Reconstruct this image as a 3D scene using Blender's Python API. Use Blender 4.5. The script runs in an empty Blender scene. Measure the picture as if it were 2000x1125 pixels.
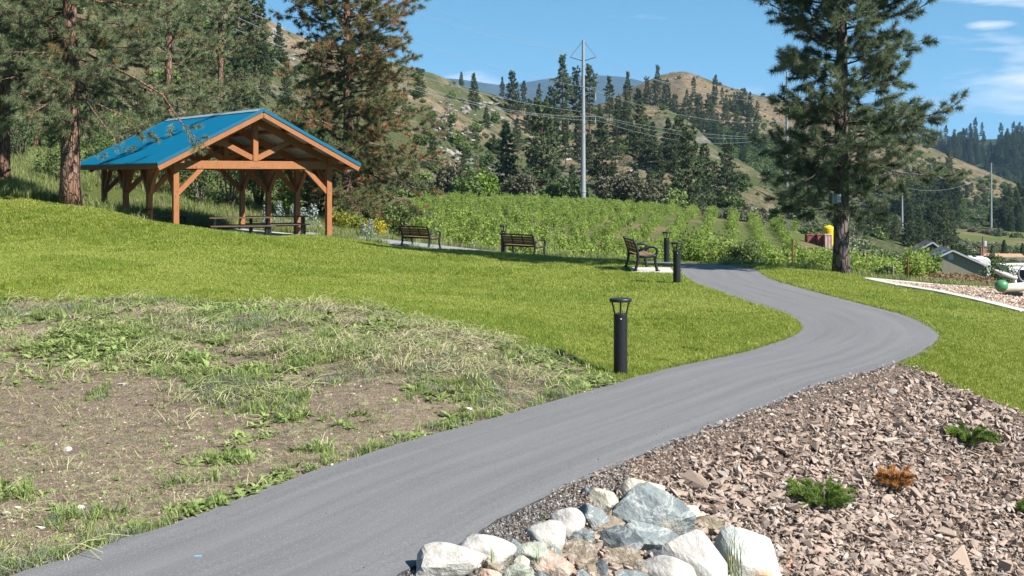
import bpy, bmesh, math, random
import numpy as np
from mathutils import Vector, Matrix, Euler, noise as mnoise
from mathutils.bvhtree import BVHTree
R = math.radians
S = bpy.context.scene
# ------------------------------------------------------------------ camera, sky, sun, exposure
F, CX, HY, CAMZ = 2500.0, 1000.0, 345.0, 2.7      # focal length in photo pixels, centre column, horizon row, eye height
cam_d = bpy.data.cameras.new('camera')
cam = bpy.data.objects.new('camera', cam_d)
S.collection.objects.link(cam)
cam.location = (0, 0, CAMZ)
cam.rotation_euler = (R(90), 0, 0)
cam_d.sensor_width = 36.0
cam_d.lens = 36.0 * F / 2000.0
cam_d.shift_y = -(562.5 - HY) / 2000.0
cam_d.clip_start = 0.1
cam_d.clip_end = 60000
S.camera = cam
S.view_settings.view_transform = 'Standard'
S.view_settings.look = 'None'
S.view_settings.gamma = 1.0
S.view_settings.use_curve_mapping = False
S.view_settings.exposure = 1.46
SUN_EL, SUN_AZ = 41.0, 123.0      # azimuth clockwise from +Y (the view direction)
W = bpy.data.worlds.new('World')
S.world = W
W.use_nodes = True
wn = W.node_tree
wn.nodes.clear()
def wnode(t, **k):
    n = wn.nodes.new(t)
    for a, v in k.items(): setattr(n, a, v)
    return n
sky = wnode('ShaderNodeTexSky', sky_type='NISHITA', sun_disc=False)
sky.sun_elevation = R(SUN_EL)
sky.sun_rotation = R(SUN_AZ)
sky.altitude = 400
sky.air_density = 1.0
sky.dust_density = 0.05
sky.ozone_density = 3.0
wbg = wnode('ShaderNodeBackground')
wbg.inputs['Strength'].default_value = 0.0625
wout = wnode('ShaderNodeOutputWorld')
# thin fair-weather clouds: stretched noise on a plane high above
tc = wnode('ShaderNodeTexCoord')
sep = wnode('ShaderNodeSeparateXYZ')
wn.links.new(tc.outputs['Generated'], sep.inputs[0])
def wmath(op, a, b=None, c=False):
    n = wnode('ShaderNodeMath', operation=op, use_clamp=c)
    for i, v in enumerate((a, b)):
        if v is None: continue
        if isinstance(v, (int, float)): n.inputs[i].default_value = v
        else: wn.links.new(v, n.inputs[i])
    return n.outputs[0]
zc = wmath('MAXIMUM', sep.outputs[2], 0.0)
az = wmath('ARCTAN2', sep.outputs[0], sep.outputs[1])
el = zc
cmb2 = wnode('ShaderNodeCombineXYZ')
wn.links.new(wmath('MULTIPLY', az, 9.0), cmb2.inputs[0]); wn.links.new(wmath('MULTIPLY', el, 46.0), cmb2.inputs[1])
cn = wnode('ShaderNodeTexNoise')
cn.inputs['Scale'].default_value = 1.0; cn.inputs['Detail'].default_value = 9; cn.inputs['Roughness'].default_value = 0.55; cn.inputs['Distortion'].default_value = 0.3
wn.links.new(cmb2.outputs[0], cn.inputs['Vector'])
acc = cn.outputs['Fac']
for ca, ce, wa, we, amp in ((.385, .068, .075, .02, .30), (.385, .130, .06, .013, .30), (.355, .111, .022, .0035, .26), (-.035, .074, .045, .007, .26), (-.6, .12, .25, .03, .2), (.9, .1, .3, .03, .25), (2.4, .12, .5, .04, .25), (-2.2, .1, .5, .04, .2)):
    qa = wmath('POWER', wmath('ABSOLUTE', wmath('DIVIDE', wmath('SUBTRACT', az, ca), wa)), 2.0); qe = wmath('POWER', wmath('ABSOLUTE', wmath('DIVIDE', wmath('SUBTRACT', el, ce), we)), 2.0)
    acc = wmath('ADD', acc, wmath('MULTIPLY', wmath('POWER', 2.718, wmath('MULTIPLY', wmath('ADD', qa, qe), -1.0)), amp))
cr = wnode('ShaderNodeValToRGB')
cr.color_ramp.elements[0].position = 0.63
cr.color_ramp.elements[1].position = 0.86
wn.links.new(acc, cr.inputs[0])
cf = wmath('MULTIPLY', cr.outputs[0], 0.9)
wmx = wnode('ShaderNodeMix', data_type='RGBA')
wn.links.new(cf, wmx.inputs['Factor'])
tint = wnode('ShaderNodeMix', data_type='RGBA', blend_type='MULTIPLY')
tint.inputs['Factor'].default_value = 1.0
lift = wnode('ShaderNodeVectorMath', operation='ADD'); wn.links.new(tc.outputs['Generated'], lift.inputs[0]); lift.inputs[1].default_value = (0, 0, .16)
nrmz = wnode('ShaderNodeVectorMath', operation='NORMALIZE'); wn.links.new(lift.outputs[0], nrmz.inputs[0]); wn.links.new(nrmz.outputs[0], sky.inputs['Vector'])
wn.links.new(sky.outputs[0], tint.inputs[6])
tint.inputs[7].default_value = (0.56, 0.97, 0.96, 1)
wn.links.new(tint.outputs[2], wmx.inputs[6])
wmx.inputs[7].default_value = (6.2, 6.5, 7.0, 1)
wn.links.new(wmx.outputs[2], wbg.inputs['Color'])
wn.links.new(wbg.outputs[0], wout.inputs[0])
sun_d = bpy.data.lights.new('sun', 'SUN')
sun_d.energy = 4.4
sun_d.angle = R(0.53)
sun_d.color = (1.0, 0.95, 0.87)
sun = bpy.data.objects.new('sun', sun_d)
S.collection.objects.link(sun)
sdir = Vector((math.sin(R(SUN_AZ)) * math.cos(R(SUN_EL)), math.cos(R(SUN_AZ)) * math.cos(R(SUN_EL)), math.sin(R(SUN_EL))))
sun.rotation_euler = sdir.to_track_quat('Z', 'Y').to_euler()
sun.location = (20, -10, 40)
try:
    S.cycles.max_bounces = 6; S.cycles.diffuse_bounces = 3; S.cycles.transparent_max_bounces = 8
    S.cycles.volume_bounces = 0
    S.cycles.use_denoising = True
except Exception: pass

# ------------------------------------------------------------------ helpers
rnd = random.Random(7)
rng = np.random.default_rng(11)
COL = S.collection
def tag(o, label=None, cat=None, group=None, kind=None):
    if label: o['label'] = label
    if cat: o['category'] = cat
    if group: o['group'] = group
    if kind: o['kind'] = kind
    return o
def link(name, data, parent=None):
    o = bpy.data.objects.new(name, data); COL.objects.link(o)
    if parent: o.parent = parent
    return o
def thing(name, label, cat, loc=(0, 0, 0), rz=0, group=None):
    o = link(name, None); o.location = loc; o.rotation_euler = (0, 0, rz)
    o.empty_display_size = 0.2
    return tag(o, label, cat, group)
def copy_tree(o, parent=None):
    c = o.copy(); COL.objects.link(c)
    c.parent = parent
    for ch in o.children: copy_tree(ch, c)
    return c
def at(px, py, d):
    return Vector(((px - CX) / F * d, d, CAMZ + (HY - py) / F * d))
def mesh_np(name, v, f, mat=None, smooth=False, attrs=None, uv=None):
    """v (N,3), f (M,3) or (M,4) -> mesh"""
    v = np.asarray(v, np.float32); f = np.asarray(f, np.int32)
    m = bpy.data.meshes.new(name)
    k = f.shape[1]
    m.vertices.add(len(v)); m.vertices.foreach_set('co', v.ravel())
    m.loops.add(f.size); m.loops.foreach_set('vertex_index', f.ravel())
    m.polygons.add(len(f)); m.polygons.foreach_set('loop_start', np.arange(0, f.size, k, dtype=np.int32))
    m.polygons.foreach_set('use_smooth', np.full(len(f), smooth))
    if attrs:
        for an, av in attrs.items():
            av = np.asarray(av, np.float32)
            if av.ndim == 1:
                a = m.attributes.new(an, 'FLOAT', 'POINT'); a.data.foreach_set('value', av)
            else:
                a = m.attributes.new(an, 'FLOAT_VECTOR', 'POINT'); a.data.foreach_set('vector', av.ravel())
    if uv is not None:
        u = m.uv_layers.new(name='UVMap'); u.data.foreach_set('uv', np.asarray(uv, np.float32)[f.ravel()].ravel())
    m.update(calc_edges=True)
    if mat: m.materials.append(mat)
    return m
class MB:
    """collects boxes, tubes and discs; build() links them as ONE mesh object"""
    def __init__(s): s.v = []; s.f = []
    def add(s, vs, fs):
        n = len(s.v); s.v += [tuple(p) for p in vs]; s.f += [tuple(n + i for i in q) for q in fs]; return s
    def box(s, c, size, rot=None):
        hx, hy, hz = (a / 2 for a in size); c = Vector(c)
        vs = [Vector((x * hx, y * hy, z * hz)) for z in (-1, 1) for y in (-1, 1) for x in (-1, 1)]
        if rot is not None:
            M_ = rot if isinstance(rot, Matrix) else Euler(rot).to_matrix()
            vs = [M_ @ p for p in vs]
        return s.add([c + p for p in vs], [(0, 2, 3, 1), (4, 5, 7, 6), (0, 1, 5, 4), (2, 6, 7, 3), (0, 4, 6, 2), (1, 3, 7, 5)])
    def bar(s, a, b, w, h, up=(0, 0, 1)):
        """box from a to b, w wide (sideways), h high (along up)"""
        a, b = Vector(a), Vector(b); d = (b - a); L = d.length; d.normalize()
        u = Vector(up); x = d.cross(u)
        if x.length < 1e-4: x = d.cross(Vector((0, 1, 0)))
        x.normalize(); u = x.cross(d); u.normalize()
        M_ = Matrix((x, d, u)).transposed()
        return s.box((a + b) / 2, (w, L, h), M_)
    def tube(s, pts, rad, n=8, cap=True):
        pts = [Vector(p) for p in pts]
        if not hasattr(rad, '__len__'): rad = [rad] * len(pts)
        base = len(s.v); t0 = None
        for i, p in enumerate(pts):
            t = (pts[min(i + 1, len(pts) - 1)] - pts[max(i - 1, 0)])
            if t.length < 1e-9: t = Vector((0, 0, 1))
            t.normalize()
            if t0 is None:
                x = t.orthogonal().normalized()
            else:
                x = (x - t * x.dot(t))
                if x.length < 1e-6: x = t.orthogonal()
                x.normalize()
            t0 = t; y = t.cross(x)
            for k in range(n):
                a = 2 * math.pi * k / n
                s.v.append(tuple(p + (x * math.cos(a) + y * math.sin(a)) * rad[i]))
        for i in range(len(pts) - 1):
            for k in range(n):
                a = base + i * n + k; b = base + i * n + (k + 1) % n
                s.f.append((a, b, b + n, a + n))
        if cap:
            s.f.append(tuple(base + k for k in reversed(range(n))))
            e = base + (len(pts) - 1) * n
            s.f.append(tuple(e + k for k in range(n)))
        return s
    def lathe(s, prof, n=24, c=(0, 0, 0)):
        base = len(s.v); c = Vector(c)
        for r, z in prof:
            for k in range(n):
                a = 2 * math.pi * k / n
                s.v.append((c.x + r * math.cos(a), c.y + r * math.sin(a), c.z + z))
        for i in range(len(prof) - 1):
            for k in range(n):
                a = base + i * n + k; b = base + i * n + (k + 1) % n
                s.f.append((a, b, b + n, a + n))
        s.f.append(tuple(base + k for k in reversed(range(n))))
        e = base + (len(prof) - 1) * n
        s.f.append(tuple(e + k for k in range(n)))
        return s
    def prism(s, poly, h0, h1, axis='z'):
        """polygon (2D, ccw) extruded between h0 and h1 along axis"""
        n = len(poly)
        def P(p, h): return (p[0], p[1], h) if axis == 'z' else ((p[0], h, p[1]) if axis == 'y' else (h, p[0], p[1]))
        return s.add([P(p, h0) for p in poly] + [P(p, h1) for p in poly],
                     [tuple(reversed(range(n))), tuple(range(n, 2 * n))] + [(i, (i + 1) % n, (i + 1) % n + n, i + n) for i in range(n)])
    def mesh(s, name, mat, smooth=False):
        m = bpy.data.meshes.new(name); m.from_pydata(s.v, [], s.f); m.update()
        bm = bmesh.new(); bm.from_mesh(m); bmesh.ops.recalc_face_normals(bm, faces=bm.faces); bm.to_mesh(m); bm.free()
        if mat: m.materials.append(mat)
        if smooth: m.polygons.foreach_set('use_smooth', [True] * len(m.polygons))
        return m
    def build(s, name, mat, parent=None, smooth=False, bevel=0):
        o = link(name, s.mesh(name, mat, smooth), parent)
        if bevel:
            b = o.modifiers.new('bevel', 'BEVEL'); b.width = bevel; b.segments = 2; b.limit_method = 'ANGLE'
        return o
# ------------------------------------------------------------------ materials
class NT:
    def __init__(s, name):
        s.m = bpy.data.materials.new(name); s.m.use_nodes = True
        s.t = s.m.node_tree; s.b = s.t.nodes['Principled BSDF']; s.out = s.t.nodes['Material Output']
        s._co = None
    def n(s, t, **k):
        q = s.t.nodes.new(t)
        for a, v in k.items(): setattr(q, a, v)
        return q
    def put(s, sock, v):
        if isinstance(v, bpy.types.NodeSocket): s.t.links.new(v, sock)
        elif v is not None:
            if sock.type == 'RGBA' and len(v) == 3: v = (*v, 1)
            sock.default_value = v
    def obj(s):
        if s._co is None: s._co = s.n('ShaderNodeTexCoord')
        return s._co.outputs['Object']
    def pos(s): return s.n('ShaderNodeNewGeometry').outputs['Position']
    def uv(s):
        if s._co is None: s._co = s.n('ShaderNodeTexCoord')
        return s._co.outputs['UV']
    def map(s, v, scale=(1, 1, 1), rot=(0, 0, 0)):
        q = s.n('ShaderNodeMapping'); s.put(q.inputs['Vector'], v); q.inputs['Scale'].default_value = scale; q.inputs['Rotation'].default_value = rot
        return q.outputs[0]
    def noise(s, scale, v=None, detail=4, rough=.55, dist=0, col=False):
        q = s.n('ShaderNodeTexNoise'); s.put(q.inputs['Vector'], v if v is not None else s.obj())
        q.inputs['Scale'].default_value = scale; q.inputs['Detail'].default_value = detail; q.inputs['Roughness'].default_value = rough; q.inputs['Distortion'].default_value = dist
        return q.outputs['Color' if col else 'Fac']
    def voro(s, scale, v=None, feature='F1', out='Distance'):
        q = s.n('ShaderNodeTexVoronoi', feature=feature); s.put(q.inputs['Vector'], v if v is not None else s.obj()); q.inputs['Scale'].default_value = scale
        return q.outputs[out]
    def math(s, op, a, b=None, clamp=False):
        q = s.n('ShaderNodeMath', operation=op, use_clamp=clamp); s.put(q.inputs[0], a)
        if b is not None: s.put(q.inputs[1], b)
        return q.outputs[0]
    def ramp(s, fac, stops, interp='LINEAR'):
        q = s.n('ShaderNodeValToRGB'); s.put(q.inputs[0], fac); r = q.color_ramp; r.interpolation = interp
        while len(r.elements) < len(stops): r.elements.new(0.5)
        for e, (p, c) in zip(r.elements, stops):
            e.position = p; c = (c, c, c) if isinstance(c, (int, float)) else c; e.color = (*c, 1)
        return q.outputs[0]
    def mix(s, fac, a, b, mode='MIX'):
        q = s.n('ShaderNodeMix', data_type='RGBA', blend_type=mode); s.put(q.inputs[0], fac); s.put(q.inputs[6], a); s.put(q.inputs[7], b)
        return q.outputs[2]
    def attr(s, name, out='Fac'):
        q = s.n('ShaderNodeAttribute', attribute_name=name); return q.outputs[out]
    def rand(s): return s.n('ShaderNodeObjectInfo').outputs['Random']
    def bump(s, h, strength=.5, dist=.02, nrm=None):
        q = s.n('ShaderNodeBump'); s.put(q.inputs['Height'], h); q.inputs['Strength'].default_value = strength; q.inputs['Distance'].default_value = dist
        if nrm is not None: s.put(q.inputs['Normal'], nrm)
        return q.outputs[0]
    def done(s, col, rough=.8, bump=None, metal=0, spec=.3, trans=None):
        s.put(s.b.inputs['Base Color'], col); s.put(s.b.inputs['Roughness'], rough); s.put(s.b.inputs['Metallic'], float(metal))
        s.b.inputs['Specular IOR Level'].default_value = spec
        if bump is not None: s.put(s.b.inputs['Normal'], bump)
        if trans:      # leaves let some light through
            tb = s.n('ShaderNodeBsdfTranslucent'); s.put(tb.inputs['Color'], col)
            mx = s.n('ShaderNodeMixShader'); mx.inputs[0].default_value = trans
            s.t.links.new(s.b.outputs[0], mx.inputs[1]); s.t.links.new(tb.outputs[0], mx.inputs[2]); s.t.links.new(mx.outputs[0], s.out.inputs[0])
        return s.m
def simple(name, col, rough=.7, metal=0, var=.12, scale=6., spec=.3, bump=0):
    q = NT(name); nz = q.noise(scale, detail=6)
    lo = tuple(c * (1 - var) for c in col); hi = tuple(min(1, c * (1 + var)) for c in col)
    c = q.ramp(nz, [(.3, lo), (.7, hi)])
    b = q.bump(q.noise(scale * 8), bump, .01) if bump else None
    return q.done(c, rough, b, metal, spec)
def leafmat(name, stops, trans=.3, rough=.55, rnd_=False, spec=.25):
    """colour from each leaf's own 'tint' value (and from the plant, when rnd_)"""
    q = NT(name); t = q.attr('tint')
    if rnd_:
        t = q.math('ADD', q.math('MULTIPLY', t, .6), q.math('MULTIPLY', q.rand(), .4))
    return q.done(q.ramp(t, stops), rough, None, 0, spec, trans)
MAT = {}
def build_materials():
    # asphalt: fine aggregate, faint roller streaks along the lane
    q = NT('asphalt'); uv = q.uv()
    st = q.noise(1.0, q.map(uv, (5.5, .16, 1)), 5, .6)
    bl = q.noise(.5, q.pos(), 6, .65); fine = q.noise(90, q.pos(), 4, .75); sp = q.voro(120, q.pos(), out='Color')
    spv = q.ramp(sp, [(.0, .0), (.86, 0.), (.97, 1.)])
    c = q.ramp(st, [(.32, (.08, .08, .082)), (.68, (.208, .208, .208))])
    c = q.mix(.35, c, q.ramp(bl, [(.3, (.115, .115, .117)), (.7, (.17, .17, .172))]))
    c = q.mix(.55, c, q.ramp(fine, [(.3, (.04, .04, .043)), (.55, (.14, .14, .145)), (.75, (.27, .27, .275))]))
    c = q.mix(q.math('MULTIPLY', spv, .5), c, (.36, .36, .37))
    MAT['asphalt'] = q.done(c, .85, q.bump(fine, .6, .006), 0, .25)
    q = NT('fresh_asphalt_edge')
    MAT['edge'] = q.done(q.ramp(q.noise(60, q.pos(), 4, .7), [(.3, (.012, .012, .013)), (.7, (.07, .07, .07))]), .9, q.bump(q.noise(60, q.pos()), 1, .02))
    MAT['concrete'] = simple('pale_concrete', (.40, .385, .36), .85, var=.12, scale=3, bump=.3)
    MAT['concrete_path'] = simple('grey_concrete', (.2, .2, .205), .85, var=.12, scale=2, bump=.3)
    # ground: zone weights decide which soil shows
    q = NT('ground_cover'); P = q.pos()
    z = q.n('ShaderNodeAttribute', attribute_name='zone'); sp = q.n('ShaderNodeSeparateXYZ'); q.put(sp.inputs[0], z.outputs['Vector'])
    n1 = q.noise(.35, P, 5); n2 = q.noise(5, P, 6, .65); n3 = q.noise(30, P, 5, .7)
    lawn = q.mix(.5, q.ramp(n1, [(.3, (.09, .125, .012)), (.7, (.14, .17, .02))]), q.ramp(n3, [(.3, (.06, .085, .01)), (.7, (.16, .19, .03))]))
    dirt = q.mix(.55, q.ramp(n2, [(.3, (.20, .15, .11)), (.55, (.28, .22, .165)), (.75, (.35, .29, .225))]), q.ramp(n3, [(.3, (.13, .095, .065)), (.6, (.29, .225, .165)), (.78, (.39, .33, .255))]))
    rub = q.ramp(n3, [(.3, (.12, .085, .065)), (.7, (.27, .205, .165))])
    field = q.mix(q.ramp(q.noise(.09, P, 5, .6), [(.5, 0.), (.66, 1.)]), q.ramp(n3, [(.3, (.055, .075, .02)), (.7, (.115, .135, .04))]), q.ramp(n2, [(.3, (.125, .1, .055)), (.7, (.2, .15, .09))]))
    c = q.mix(sp.outputs[0], lawn, dirt); c = q.mix(sp.outputs[1], c, rub); c = q.mix(sp.outputs[2], c, field)
    h = q.math('ADD', q.math('MULTIPLY', n2, 1.8), q.math('MULTIPLY', n3, .9))
    MAT['ground'] = q.done(c, .95, q.bump(h, 1., .09), 0, .1)
    # hillside: dry grass, sage green, grey rock, red soil
    def hill(name, dry, green, rock, gfrac, scale=1.0):
        q = NT(name); P = q.pos()
        a = q.noise(.022 / scale, P, 6, .62, .6); b = q.noise(.16 / scale, P, 6, .7); d = q.noise(.9 / scale, P, 5, .75)
        r = q.noise(.05 / scale, q.map(P, (1, 1, 2.2)), 7, .68)
        g = q.ramp(q.math('ADD', q.math('MULTIPLY', a, .65), q.math('MULTIPLY', b, .35)), [(gfrac - .05, 1.), (gfrac + .06, 0.)])
        dr = q.ramp(b, [(.3, tuple(x * .75 for x in dry)), (.6, dry), (.78, tuple(min(1, x * 1.25) for x in dry))])
        gr = q.ramp(d, [(.32, tuple(x * .45 for x in green)), (.65, green)])
        c = q.mix(g, dr, gr)
        rk = q.ramp(d, [(.3, tuple(x * .35 for x in rock)), (.5, rock), (.75, tuple(min(1, x * 1.4) for x in rock))])
        c = q.mix(q.ramp(r, [(.56, 0.), (.64, .9)]), c, rk)
        # speckle of small dark brush too small to build
        c = q.mix(q.ramp(q.noise(.55 / scale, P, 4, .6), [(.54, 0.), (.6, .75)]), c, tuple(x * .6 for x in green))
        hgt = q.math('ADD', q.math('MULTIPLY', b, 2.), d)
        return q.done(c, .95, q.bump(hgt, 1., .8 * scale), 0, .1)
    MAT['hill_near'] = hill('hillside_dry_grass', (.225, .165, .11), (.09, .108, .046), (.19, .17, .155), .522)
    MAT['hill_mid'] = hill('hillside_tan', (.2, .145, .09), (.09, .105, .042), (.16, .135, .11), .46, 1.6)
    MAT['hill_far'] = hill('hillside_forest', (.16, .14, .09), (.05, .075, .04), (.15, .15, .13), .6, 2.5)
    MAT['mountain'] = hill('mountain_forest', (.03, .045, .04), (.018, .034, .028), (.05, .055, .05), .55, 14.)
    # bark
    q = NT('pine_bark'); v = q.map(q.obj(), (1, 1, .3))
    vo = q.voro(9, q.mix(.12, v, q.noise(6, v, 4, col=True)), 'DISTANCE_TO_EDGE'); nz = q.noise(22, v, 6, .7); big = q.noise(2.2, v, 4)
    c = q.mix(.5, q.ramp(nz, [(.3, (.09, .055, .04)), (.55, (.21, .125, .085)), (.75, (.32, .22, .165))]), q.ramp(big, [(.35, (.17, .12, .10)), (.65, (.26, .135, .075))]))
    c = q.mix(q.ramp(vo, [(.0, .9), (.1, 0.)]), c, (.035, .022, .017))
    MAT['bark'] = q.done(c, .95, q.bump(q.math('ADD', q.math('MULTIPLY', q.ramp(vo, [(0, 0.), (.14, 1.)]), 1.), q.math('MULTIPLY', nz, .5)), 1., .05))
    bd = MAT['bark'].copy(); bd.name = 'grey_brown_bark'; bsdf = bd.node_tree.nodes['Principled BSDF']; lk = bsdf.inputs['Base Color'].links[0]; src = lk.from_socket
    hs = bd.node_tree.nodes.new('ShaderNodeHueSaturation'); hs.inputs['Saturation'].default_value = .5; hs.inputs['Value'].default_value = .7
    bd.node_tree.links.new(src, hs.inputs['Color']); bd.node_tree.links.new(hs.outputs[0], bsdf.inputs['Base Color']); MAT['bark_dark'] = bd
    MAT['bark_grey'] = simple('grey_bark', (.14, .115, .095), .95, var=.4, scale=9, bump=.6)
    MAT['twig'] = simple('dead_twig', (.16, .12, .10), .9, var=.3, scale=9)
    G = lambda *a: a
    MAT['needle'] = leafmat('pine_needles', [(0, (0.075, 0.093, 0.045)), (0.45, (0.164, 0.195, 0.097)), (0.85, (0.232, 0.263, 0.14)), (0.97, (0.251, 0.251, 0.125)), (1, (0.276, 0.125, 0.038))], .3, .42)
    MAT['needle_dark'] = leafmat('dark_pine_needles', [(0, (0.057, 0.081, 0.046)), (0.5, (0.121, 0.156, 0.085)), (0.9, (0.19, 0.224, 0.127)), (1, (0.196, 0.172, 0.081))], .3, .42)
    MAT['needle_brown'] = leafmat('browning_pine_needles', [(0, (0.048, 0.065, 0.026)), (0.4, (0.114, 0.138, 0.053)), (0.68, (0.162, 0.174, 0.07)), (0.78, (0.204, 0.12, 0.054)), (1, (0.324, 0.174, 0.084))], .22, .5)
    MAT['needle_hill'] = leafmat('hillside_conifer_needles', [(0, (0.031, 0.053, 0.025)), (0.5, (0.078, 0.109, 0.047)), (1, (0.14, 0.18, 0.078))], .2, .6, True)
    MAT['needle_fir'] = leafmat('dark_fir_needles', [(0, (0.026, 0.054, 0.026)), (0.5, (0.064, 0.102, 0.048)), (1, (0.118, 0.162, 0.068))], .2, .6, True)
    MAT['leaf_bright'] = leafmat('bright_leaves', [(0, (0.055, 0.099, 0.013)), (0.5, (0.127, 0.209, 0.029)), (1, (0.22, 0.308, 0.055))], .35, .5)
    MAT['leaf_mid'] = leafmat('green_leaves', [(0, (0.042, 0.07, 0.02)), (0.5, (0.105, 0.154, 0.042)), (1, (0.182, 0.238, 0.07))], .3, .55, True)
    MAT['leaf_dark'] = leafmat('dark_leaves', [(0, (0.026, 0.049, 0.017)), (0.5, (0.061, 0.096, 0.032)), (1, (0.116, 0.16, 0.051))], .25, .55, True)
    MAT['leaf_sage'] = leafmat('sagebrush_leaves', [(0, (0.088, 0.094, 0.062)), (0.5, (0.156, 0.163, 0.106)), (1, (0.237, 0.237, 0.156))], .2, .7, True)
    MAT['leaf_olive'] = leafmat('olive_thicket_leaves', [(0, (.055, .055, .035)), (.5, (.1, .102, .06)), (1, (.16, .155, .1))], .2, .7, True)
    MAT['leaf_silver'] = leafmat('silver_leaves', [(0, (.14, .18, .15)), (.5, (.25, .3, .27)), (1, (.4, .45, .42))], .2, .6)
    MAT['leaf_vine'] = leafmat('vineyard_leaves', [(0, (0.097, 0.139, 0.024)), (0.35, (0.181, 0.254, 0.049)), (0.75, (0.266, 0.345, 0.072)), (1, (0.363, 0.411, 0.121))], .42, .5, True)
    MAT['flower_yellow'] = leafmat('yellow_blossom', [(0, (.07, .11, .02)), (.5, (.13, .17, .025)), (.62, (.3, .26, .02)), (1, (.45, .36, .02))], .2, .6)
    MAT['brush_brown'] = leafmat('dry_brush', [(0, (.13, .085, .05)), (.5, (.24, .155, .09)), (1, (.34, .24, .14))], .2, .8)
    MAT['grass'] = leafmat('lawn_blades', [(0, (0.11, 0.176, 0.022)), (0.4, (0.215, 0.275, 0.039)), (0.75, (0.292, 0.336, 0.061)), (1, (0.407, 0.396, 0.132))], .4, .5, True, .3)
    MAT['grass_tall'] = leafmat('wild_grass_blades', [(0, (.09, .13, .035)), (.5, (.18, .23, .07)), (.85, (.29, .29, .13)), (1, (.4, .35, .2))], .3, .6, True)
    MAT['weed'] = leafmat('weed_leaves', [(0, (0.098, 0.152, 0.043)), (0.4, (0.189, 0.256, 0.073)), (0.8, (0.305, 0.36, 0.134)), (1, (0.439, 0.439, 0.22))], .3, .55, True)
    MAT['weed_blue'] = leafmat('greyish_weed_leaves', [(0, (0.103, 0.127, 0.075)), (0.5, (0.172, 0.201, 0.127)), (1, (0.253, 0.276, 0.184))], .25, .6, True)
    MAT['straw'] = leafmat('cut_straw', [(0, (0.198, 0.198, 0.094)), (0.5, (0.341, 0.325, 0.176)), (1, (0.484, 0.44, 0.286))], .15, .7, True)
    MAT['juniper'] = leafmat('juniper_sprays', [(0, (0.045, 0.083, 0.018)), (0.5, (0.112, 0.18, 0.033)), (0.9, (0.21, 0.285, 0.053)), (1, (0.45, 0.3, 0.09))], .2, .6)
    MAT['juniper_dead'] = leafmat('dead_juniper_sprays', [(0, (.25, .11, .03)), (.5, (.42, .2, .06)), (1, (.55, .3, .11))], .15, .8)
    # stones
    q = NT('rubble_stone'); rn = q.rand(); nz = q.noise(7, None, 6, .65)
    c = q.ramp(rn, [(0, (.225, .17, .14)), (.25, (.315, .25, .21)), (.5, (.27, .2, .16)), (.7, (.37, .293, .243)), (.85, (.29, .25, .225)), (.93, (.36, .235, .185)), (.965, (.52, .48, .44)), (1, (.33, .31, .3))])
    c = q.mix(.38, c, q.mix(nz, (.12, .085, .065), (.42, .34, .275)))
    MAT['rubble'] = q.done(c, .9, q.bump(q.noise(16, None, 6, .7), .5, .012), 0, .2)
    q = NT('pale_stone'); c = q.ramp(q.noise(6, None, 6, .7), [(.3, (.4, .36, .31)), (.6, (.62, .58, .53))])
    MAT['stone_white'] = q.done(c, .9, q.bump(q.noise(16, None, 6, .7), .4, .012), 0, .2)
    q = NT('reddish_stone'); c = q.ramp(q.noise(6, None, 6, .7), [(.3, (.3, .13, .075)), (.65, (.42, .23, .15))])
    MAT['stone_red'] = q.done(c, .9, q.bump(q.noise(16, None, 6, .7), .4, .012), 0, .2)
    q = NT('grey_gravel'); c = q.ramp(q.rand(), [(0, (.05, .046, .043)), (.4, (.11, .103, .097)), (.8, (.2, .185, .175)), (1, (.38, .36, .34))])
    MAT['gravel'] = q.done(c, .9, None, 0, .2)
    q = NT('bank_pebble'); c = q.ramp(q.rand(), [(0, (.16, .12, .085)), (.5, (.28, .22, .165)), (.85, (.37, .315, .25)), (1, (.5, .48, .45))])
    MAT['pebble'] = q.done(c, .9, None, 0, .2)
    q = NT('wood_chip'); c = q.ramp(q.rand(), [(0, (.19, .125, .09)), (.35, (.34, .25, .195)), (.7, (.44, .345, .28)), (1, (.58, .49, .42))])
    MAT['chip'] = q.done(c, .9, None, 0, .15)
    def boulder(name, stops, vein, vamt, sc=3.0, bstr=.6, stain=None):
        q = NT(name); O = q.obj(); nz = q.noise(sc, O, 7, .66, .4); f = q.noise(sc * 9, O, 5, .7)
        vn = q.noise(sc * .9, q.map(O, (1, .35, 1.6), (.5, .7, .2)), 7, .6, 1.6)
        c = q.ramp(nz, stops)
        c = q.mix(q.ramp(vn, [(.5, 0.), (.535, vamt), (.58, 0.)]), c, vein)
        c = q.mix(.22, c, q.ramp(f, [(.3, (.02, .02, .02)), (.6, (.5, .5, .5)), (.8, (.8, .8, .8))]), 'OVERLAY')
        if stain: c = q.mix(q.ramp(q.noise(sc * .8, O, 5, .6, .5), [(.53, 0.), (.63, .8)]), c, stain)
        c = q.mix(q.ramp(q.voro(sc * 16, O), [(.08, .55), (.16, 0.)]), c, tuple(x * .4 for x in stops[0][1]))
        bh = q.math('ADD', q.math('MULTIPLY', nz, 2.2), q.math('MULTIPLY', f, .35))
        return q.done(c, .85, q.bump(bh, bstr, .07), 0, .25)
    MAT['b_white'] = boulder('white_boulder', [(.25, (.28, .262, .24)), (.5, (.41, .395, .37)), (.75, (.51, .495, .47))], (.38, .33, .28), .5, 3, .45)
    MAT['b_cream'] = boulder('cream_boulder', [(.25, (.34, .29, .22)), (.5, (.5, .45, .36)), (.75, (.6, .56, .48))], (.25, .3, .26), .6, 3, .6)
    MAT['b_blue'] = boulder('blue_grey_boulder', [(.25, (.095, .115, .12)), (.5, (.185, .21, .213)), (.75, (.31, .335, .33))], (.46, .47, .45), .6, 2.6, .8, (.3, .26, .2))
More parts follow.
